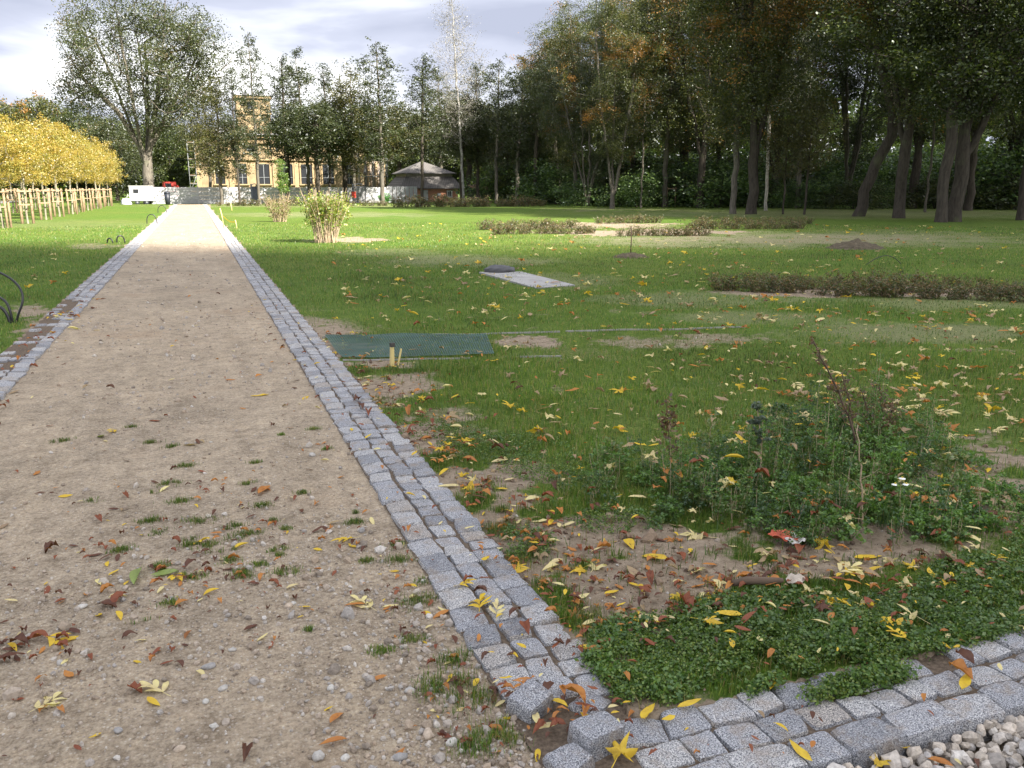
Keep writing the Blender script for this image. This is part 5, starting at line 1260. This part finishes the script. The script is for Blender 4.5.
def sp(px, py, kind, colr, size, lab): x, y = U(px, py); L_.append((x, y, kind, colr, size, lab))
for a in [(365,605,'compound','pale yellow',.15,'cream seven-fingered leaf alone on the gravel left of the kerb'), (155,690,'compound','pale yellow',.14,'yellow fingered leaf low on the path beside a brown one'), (60,641,'compound','yellow',.17,'bright yellow spread leaf among brown leaves at the left edge'),
  (345,541,'compound','yellow',.14,'bright yellow fingered leaf on the gravel near the kerb'), (45,706,'compound','pale yellow',.13,'yellow leaf near the bottom left corner'), (201,542,'compound','yellow',.13,'bright yellow leaf in the middle of the litter patch'),
  (52,549,'curled','brown',.08,'reddish brown curled leaf near a yellow one at far left'), (100,520,'curled','rust red',.07,'small rust leaf above the left litter'), (262,490,'single','orange',.16,'long orange leaf lying right of the path middle'), (138,577,'single','green',.17,'long pale green leaf in the litter patch'), (162,575,'single','green',.13,'shorter green leaf beside the long green one'),
  (176,578,'compound','yellow',.12,'yellow leaf right of the two green leaves'), (190,567,'curled','brown',.08,'brown leaf above the green leaves'), (108,606,'curled','brown',.075,'dark brown leaf below the litter patch'), (120,600,'curled','rust red',.10,'rust leaf right of the dark brown leaf'), (20,646,'curled','brown',.085,'leftmost crumpled brown leaf at the picture edge'), (10,660,'curled','brown',.085,'crumpled brown leaf at the very left edge'), (38,640,'curled','rust red',.09,'crumpled rust leaf touching the bright yellow spread leaf'),
  (135,690,'curled','rust red',.07,'small rust leaf beside the yellow fingered leaf'), (170,653,'curled','rust red',.055,'small rust leaf with a yellow tip in mid path'), (337,718,'single','orange',.07,'orange leaf right of centre near the path bottom'), (333,742,'single','orange',.08,'lower orange leaf near the path bottom'), (245,755,'curled','brown',.07,'brown stick-like leaf at the bottom edge'),
  (470,489,'lobed','yellow',.17,'large yellow lobed leaf on the verge beside the kerb'), (448,488,'single','pale yellow',.12,'pale narrow leaf beside the large yellow lobed leaf'), (466,591,'compound','yellow',.10,'bright yellow leaf on the kerb setts'), (480,612,'compound','yellow',.15,'yellow fingered leaf spread over the kerb setts'), (497,617,'compound','pale yellow',.12,'paler leaf touching the fingered leaf on the kerb'), (515,622,'curled','brown',.08,'brown leaf on the kerb joint'), (528,636,'curled','rust red',.09,'rust leaf on the kerb right of the fingered leaf'), (521,654,'single','yellow',.055,'short yellow leaf across the kerb joint'),
  (548,700,'curled','brown',.07,'dark curled leaf at the foot of the loose cube'), (526,690,'compound','orange',.09,'orange leaf leaning above the loose cube'), (572,704,'curled','orange',.12,'large curled orange leaf behind the loose blocks'), (537,728,'single','pale yellow',.075,'pale yellow leaf resting on the loose cube'), (548,735,'single','pale yellow',.07,'second pale yellow leaf hanging off the loose cube'), (558,713,'single','yellow',.08,'yellow leaf between the loose cube and the largest block'), (540,755,'curled','brown',.10,'brown curled leaf below the loose cube'), (590,729,'single','yellow',.07,'yellow leaf behind the largest loose block'), (612,735,'single','pale yellow',.08,'pale yellow leaf right of the largest loose block'),
  (575,619,'lobed','orange',.13,'orange yellow lobed leaf at the edge of the green carpet'), (648,628,'compound','pale yellow',.13,'drooping pale leaves above the green carpet'), (845,579,'compound','pale yellow',.15,'cream spray of leaf below the weed patch'), (868,560,'single','yellow',.13,'yellow leaf left of the straw stalk foot'), (655,560,'single','yellow',.13,'yellow long leaf on the bare soil'), (697,574,'compound','pale yellow',.14,'pale leaf cluster on the dark soil edge'), (685,615,'curled','rust red',.11,'rust red crumpled leaf at the right of the bare soil'), (700,597,'single','pale yellow',.06,'small upright pale leaf on the soil'),
  (727,630,'single','yellow',.10,'yellow leaf poking out of the green carpet'), (772,692,'single','yellow',.07,'upright yellow leaf at the carpet edge over the cross kerb'), (689,712,'single','yellow',.08,'yellow leaf at the carpet edge near the corner'), (648,720,'single','yellow',.09,'narrow yellow leaf at the left tip of the carpet'), (897,655,'compound','yellow',.10,'yellow leaf lying on the right part of the carpet'), (960,680,'curled','orange',.11,'orange leaf on the kerb near the right edge'), (963,690,'single','yellow',.09,'yellow leaf on the kerb near the right edge'), (965,668,'curled','brown',.09,'brown leaf on the kerb near the right edge'),
  (880,757,'lobed','yellow',.09,'yellow leaf lying on the crushed stone'), (940,757,'single','orange',.07,'orange leaf on the crushed stone at right'), (620,762,'lobed','yellow',.12,'yellow lobed leaf cut by the bottom edge'), (800,760,'single','yellow',.08,'yellow leaf standing at the cross kerb bottom'), (780,737,'single','yellow',.05,'small yellow leaf on the cross kerb'), (760,724,'single','straw',.05,'small straw leaf on the cross kerb'), (510,409,'lobed','yellow',.17,'yellow lobed leaf on the lawn right of the peg'), (548,421,'lobed','pale yellow',.16,'pale lobed leaf on the lawn below the other'), (470,408,'single','yellow',.1,'yellow leaf at the upper verge'), (113,431,'compound','yellow',.14,'yellow leaf high on the path'), (100,436,'single','green',.14,'greenish leaf beside the high yellow one'), (260,395,'single','yellow',.14,'thin yellow leaf far up the path'), (362,412,'curled','brown',.13,'dark brown crumpled leaf on the kerb beside the verge'), (356,404,'curled','brown',.12,'second dark brown leaf on the kerb above the first'), (368,418,'curled','rust red',.10,'rust leaf on the kerb below the dark brown ones'),
  (755,592,'single','brown',.0,None)]:
    if a[4] > 0: sp(*a)
g = np.random.default_rng(600)
def rnd(n, xf, kinds, cols, smin, smax, zone):
    for _ in range(n):
        x, y = xf(); k = kinds[g.integers(len(kinds))]; c = cols[g.integers(len(cols))]
        if k == 'curled' and c in ('yellow', 'pale yellow', 'green'): c = ('brown', 'rust red', 'orange')[g.integers(3)]
        s_ = (smin*.55+(smax*1.1-smin*.55)*g.random()**1.4)*(1.35 if k in ('compound', 'lobed') else 1.0)*(.8 if k == 'curled' else 1); L_.append((x, y, k, c, s_, None, zone))
pxz = lambda cx0, cy0, sx, sy: (lambda: U(cx0+g.normal(0, sx), max(225, cy0+g.normal(0, sy))))
uni = lambda x0, x1, y0, y1: (lambda: (g.uniform(x0, x1), g.uniform(y0, y1)))
logp = lambda r0, r1, a0, a1: (lambda: (lambda r, a: (r*math.sin(a), r*math.cos(a)))(math.exp(g.uniform(math.log(r0), math.log(r1))), R(g.uniform(a0, a1))))
A4 = ['yellow', 'pale yellow', 'orange', 'brown', 'rust red']; Y3 = ['yellow', 'pale yellow', 'straw', 'straw', 'orange', 'pale yellow']
rnd(108, pxz(210, 545, 80, 45), ['single', 'curled'], A4, .025, .07, 'in the litter on the middle of the path')
rnd(52, pxz(60, 640, 50, 40), ['single', 'curled'], A4, .025, .07, 'on the left of the near path')
rnd(93, logp(1.9, 14, -35, 12), ['single', 'single', 'curled'], A4+['straw'], .03, .065, 'on the gravel path')
rnd(108, lambda: (g.normal(KI-.10, .09), math.exp(g.uniform(math.log(1.7), math.log(12)))), ['single', 'curled', 'single'], A4, .025, .065, 'along the foot of the right kerb')
rnd(85, lambda: (g.uniform(KI, KO), math.exp(g.uniform(math.log(1.95), math.log(12)))), ['single', 'curled', 'single'], A4, .025, .06, 'on the right kerb setts')
rnd(62, lambda: (g.normal(.92, .09), g.normal(1.92, .10)), ['single', 'curled', 'curled'], A4, .03, .07, 'around the loose blocks at the corner')
rnd(263, lambda: (KO+abs(g.normal(.02, .28)), math.exp(g.uniform(math.log(2.2), math.log(9)))), ['single', 'curled', 'single', 'lobed'], A4, .03, .08, 'on the verge beside the right kerb')
rnd(108, pxz(640, 590, 70, 30), ['single', 'curled'], A4, .03, .075, 'around the bare soil')
rnd(62, pxz(530, 540, 25, 18), ['curled', 'single'], A4, .04, .08, 'heaped on the left edge of the bare soil')
rnd(170, pxz(840, 560, 120, 35), ['single', 'curled', 'lobed'], A4+['pale yellow'], .03, .08, 'under the front of the weed patch')
rnd(93, pxz(800, 650, 130, 35), ['single', 'curled', 'single'], A4, .025, .06, 'on the green carpet')
rnd(34, uni(1.0, 2.4, CY0, CY1), ['single', 'curled'], A4, .02, .045, 'on the cross kerb')
rnd(24, uni(1.1, 2.4, 1.3, CY0), ['single', 'curled'], A4, .025, .06, 'on the crushed stone')
rnd(93, lambda: (g.normal(LI-.1, .14), g.uniform(5.8, 14)), ['single', 'curled', 'lobed'], A4, .05, .10, 'around the left kerb')
rnd(806, lambda: (lambda r, a: (r*math.sin(a), r*math.cos(a)))(math.exp(g.uniform(math.log(3.0), math.log(14))), R(g.uniform(10, 56))), ['single', 'lobed', 'single', 'curled'], Y3, .05, .11, 'on the near lawn')
rnd(651, lambda: (lambda r, a: (r*math.sin(a), r*math.cos(a)))(math.exp(g.uniform(math.log(10), math.log(38))), R(g.uniform(8, 56))), ['lobed', 'single'], Y3, .10, .17, 'on the far lawn')
rnd(93, lambda: (-abs(g.normal(2.4, 1.6))-.0+LI*.3, g.uniform(8, 26)), ['lobed', 'single'], Y3, .08, .13, 'on the left lawn')
rnd(108, pxz(930, 400, 90, 25), ['lobed', 'single', 'compound'], Y3, .07, .13, 'on the lawn behind the weed patch')
for cx0, cy0, sx_, sy_, n_ in [(100,550,22,7,26),(215,575,45,7,40),(170,600,20,8,24),(20,650,28,9,40),(205,485,30,7,18),(250,500,30,6,20),(262,640,12,4,8),(175,655,12,5,8),(290,535,40,7,18),(345,545,14,6,8),(405,590,14,26,26),(455,690,14,18,22),(500,700,14,16,22),(560,640,16,16,16),(365,410,8,10,16),(470,720,20,20,20)]:
    rnd(n_, pxz(cx0, cy0, sx_, sy_), ['curled', 'curled', 'single'], ['brown', 'rust red', 'brown', 'rust red', 'orange', 'yellow', 'pale yellow'] if cx0 < 390 else A4+['yellow', 'pale yellow'], .02, .055, 'in the litter on the middle of the path' if cx0 < 390 else 'along the foot of the right kerb')
rnd(260, logp(4, 34, -30, 22), ['single', 'curled'], A4+['straw', 'straw', 'brown'], .04, .09, 'on the far gravel path')
rnd(320, lambda: (KO+abs(g.normal(.0, .32)), math.exp(g.uniform(math.log(2.3), math.log(8)))), ['curled', 'curled', 'single'], ['brown', 'rust red', 'orange', 'straw', 'yellow'], .02, .055, 'in the dry litter along the verge')
rnd(160, pxz(800, 585, 130, 14), ['curled', 'single'], ['brown', 'rust red', 'straw', 'yellow'], .02, .05, 'in the litter before the green carpet')
rnd(700, lambda: (lambda r, a: (r*math.sin(a), r*math.cos(a)))(math.exp(g.uniform(math.log(4), math.log(22))), R(g.uniform(30, 56))), ['single', 'lobed', 'curled'], Y3, .035, .09, 'on the right of the lawn')
rows_ = []
for q in L_:
    x, y, k, c, s_, lab = q[:6]; zone = q[6] if len(q) > 6 else ''
    if lab is None and k != 'single' and k != 'curled' and (LI < x < KO) : k = 'single'
    if lab is None and (LO < x < KO) and 'lawn' in zone: continue
    if y < CY1 and x > KO and 'carpet' in zone: continue
    if lab is None:   # name the surface it truly lies on
        if LI < x < KI and 'kerb' not in zone and 'path' not in zone and 'corner' not in zone: continue
        if 'path' in zone and not (LI < x < KI): continue
        if zone == 'on the far lawn' and float(mask([(650,232,140,7,1),(760,228,60,6,1)], np.array([x]), np.array([y]), 0)[0]) > .3 and g.random() < .5: continue
    rows_.append((x, y, k, c, s_, lab, zone, s_*(.6 if k == 'single' else 1)/max(.5, math.hypot(x, y))))
XY = np.array([[r_[0], r_[1]] for r_ in rows_]); Z = leaf_z(XY[:, 0], XY[:, 1]); PXY = proj(XY[:, 0], XY[:, 1], Z)
vis = (PXY[0] > 2) & (PXY[0] < 1022) & (PXY[1] < 766)
order = sorted([i for i in range(len(rows_)) if vis[i]], key=lambda i: -(rows_[i][7]+(10 if rows_[i][5] else 0)))
solo = set(order[:296]); acc = {}
KW = {'single': 'narrow', 'curled': 'curled', 'compound': 'fingered', 'lobed': 'lobed'}
for i, (x, y, k, c, s_, lab, zone, _) in enumerate(rows_):
    v = i % 4
    rz_ = g.uniform(0, 6.28); tx_, ty_ = g.normal(0, .16, 2)
    if i in solo:
        o = leaf_mesh(k, v, c)
        if o.get('used'): o = o.copy(); COL.objects.link(o)
        o['used'] = 1; o.location = (x, y, float(Z[i])); o.rotation_euler = (tx_, ty_, rz_); o.scale = (s_, s_*g.uniform(.85, 1.15), s_*g.uniform(.6, 1.2))
        tag(o, lab or f'{c} {KW[k]} fallen leaf lying {zone}', 'leaf', 'fallen leaves' if lab else f'{c} {KW[k]} leaves {zone}')
    else: acc.setdefault((k, v, c), []).append((x, y, float(Z[i]), rz_, s_))
lb = MB()
for (k, v, c), lst in acc.items():
    V, Fq, T_ = KP[k][v]; q = np.array(lst); M = rotz(q[:, 3]); tl_ = g.normal(0, .16, (len(q), 2)); T2 = np.tile(np.eye(3), (len(q), 1, 1)); T2[:, 0, 2] = tl_[:, 0]; T2[:, 2, 0] = -tl_[:, 0]; T2[:, 1, 2] = tl_[:, 1]; T2[:, 2, 1] = -tl_[:, 1]
    base_ = lb.n; scatter(lb, V, Fq, q[:, :3], T2 @ M, q[:, 4], LN.index(c), True)
    if T_ is not None: lb.F.append(((T_[None]+(np.arange(len(q))*len(V))[:, None, None]).reshape(-1, 3)+base_, LN.index(c), True))
stuff(lb.build('fallen_leaves', [LM[k] for k in LN]), 'countless smaller fallen leaves scattered over path and lawn', 'leaves')
for o in ME.values():
    if not o.get('used'): bpy.data.objects.remove(o)
for o in scene.objects:
    for k in ('used', 'proto', '_h'):
        if k in o: del o[k]

# stick, torn wrapper, pale rag, white flowers
x, y = U(757, 592); b = MB(); P_ = np.array([(-.10,0,.02),(-.04,.006,.026),(.03,-.004,.026),(.10,.006,.02)]); b.tube(P_, [.012,.017,.016,.010], 8); o = b.build('branch_piece', STD, loc=(x, y, float(gz(np.array(x), np.array(y)))+.015)); o.rotation_euler = (0, 0, -.25); tag(o, 'short thick dark piece of branch lying on the bare soil', 'branch')
def crumple(name, mat, px, py, sx, sy, hz_, lab, cat, seed, rz_):
    x, y = U(px, py); n = 16; a, c = np.meshgrid(np.linspace(-1, 1, n), np.linspace(-1, 1, n)); z = (fbm(a*1.6+seed, c*1.6, seed, 3)-.3)*hz_*2*(1-.5*a*a)
    V = np.stack([a.ravel()*sx*(1-.25*np.abs(c.ravel())), c.ravel()*sy*(1-.4*np.abs(a.ravel())), z.ravel()], 1); i = np.arange(n*n).reshape(n, n)
    b = MB(); b.add(V, np.stack([i[:-1,:-1], i[:-1,1:], i[1:,1:], i[1:,:-1]], -1).reshape(-1, 4), 0, True); o = b.build(name, mat, loc=(x, y, float(gz(np.array(x), np.array(y)))+.03)); o.rotation_euler = (.15, 0, rz_); return tag(o, lab, cat)
wr_ = crumple('torn_wrapper', plain('orange_red_film', (.50,.10,.05), .45, .25, 14, 0, .5), 785, 545, .075, .04, .05, 'torn orange-red scrap lying at the front of the weed patch', 'litter', 3, -.6)
del wr_['category'], wr_['label']
root = tag(empty('torn_wrapper', wr_.location[:]), 'torn orange-red scrap with a white flap at the front of the weed patch', 'litter'); wr_.name = 'film'; wr_.location = (0,0,0); wr_.parent = root
fl = crumple('flap', plain('white_film', (.62,.60,.58), .5, .1, 14), 790, 553, .05, .03, .03, '', '', 5, -.5)
del fl['category'], fl['label']; fl.location = (.02, -.035, .0); fl.parent = root
crumple('rag', plain('pale_rag', (.42,.37,.31), .9, .2, 20), 795, 588, .05, .03, .02, 'small pale rag beside the dark piece of branch', 'litter', 7, .2)
FLW = plain('petal_white', (.78,.79,.76), .6, .03); YEL = plain('flower_yellow', (.6,.45,.05))
for i, (px, py, lab) in enumerate([(892, 484, 'largest white daisy-like flower right of the straw stalk'), (903, 484, 'white flower just right of the largest one'), (899, 478, 'small white flower above the other two')]):
    x, y = U(px, py+30); z = z_of(x, y, py); r_ = tag(empty('flower', (x, y, float(gz(np.array(x), np.array(y))))), lab, 'flower', 'white flowers'); z -= r_.location[2]
    b = MB(); b.tube([(0,0,0),(.005,0,z*.6),(0,0,z)], .0012, 4); b.build('stem', FW1, r_)
    b = MB()
    for k in range(9):
        a = k*2*math.pi/9; c_, s_ = math.cos(a), math.sin(a); w2 = .0045; L2 = .016
        b.add([(c_*.003-s_*w2*.5, s_*.003+c_*w2*.5, z+.002), (c_*.003+s_*w2*.5, s_*.003-c_*w2*.5, z+.002), (c_*L2+s_*w2, s_*L2-c_*w2, z-.003), (c_*L2-s_*w2, s_*L2+c_*w2, z-.003)], np.array([[0,1,2,3]]))
    b.build('petals', FLW, r_); b = MB(); b.add(I1*[.005,.005,.003]+[0,0,z+.004], F1, 0, True); b.build('disc', YEL, r_)
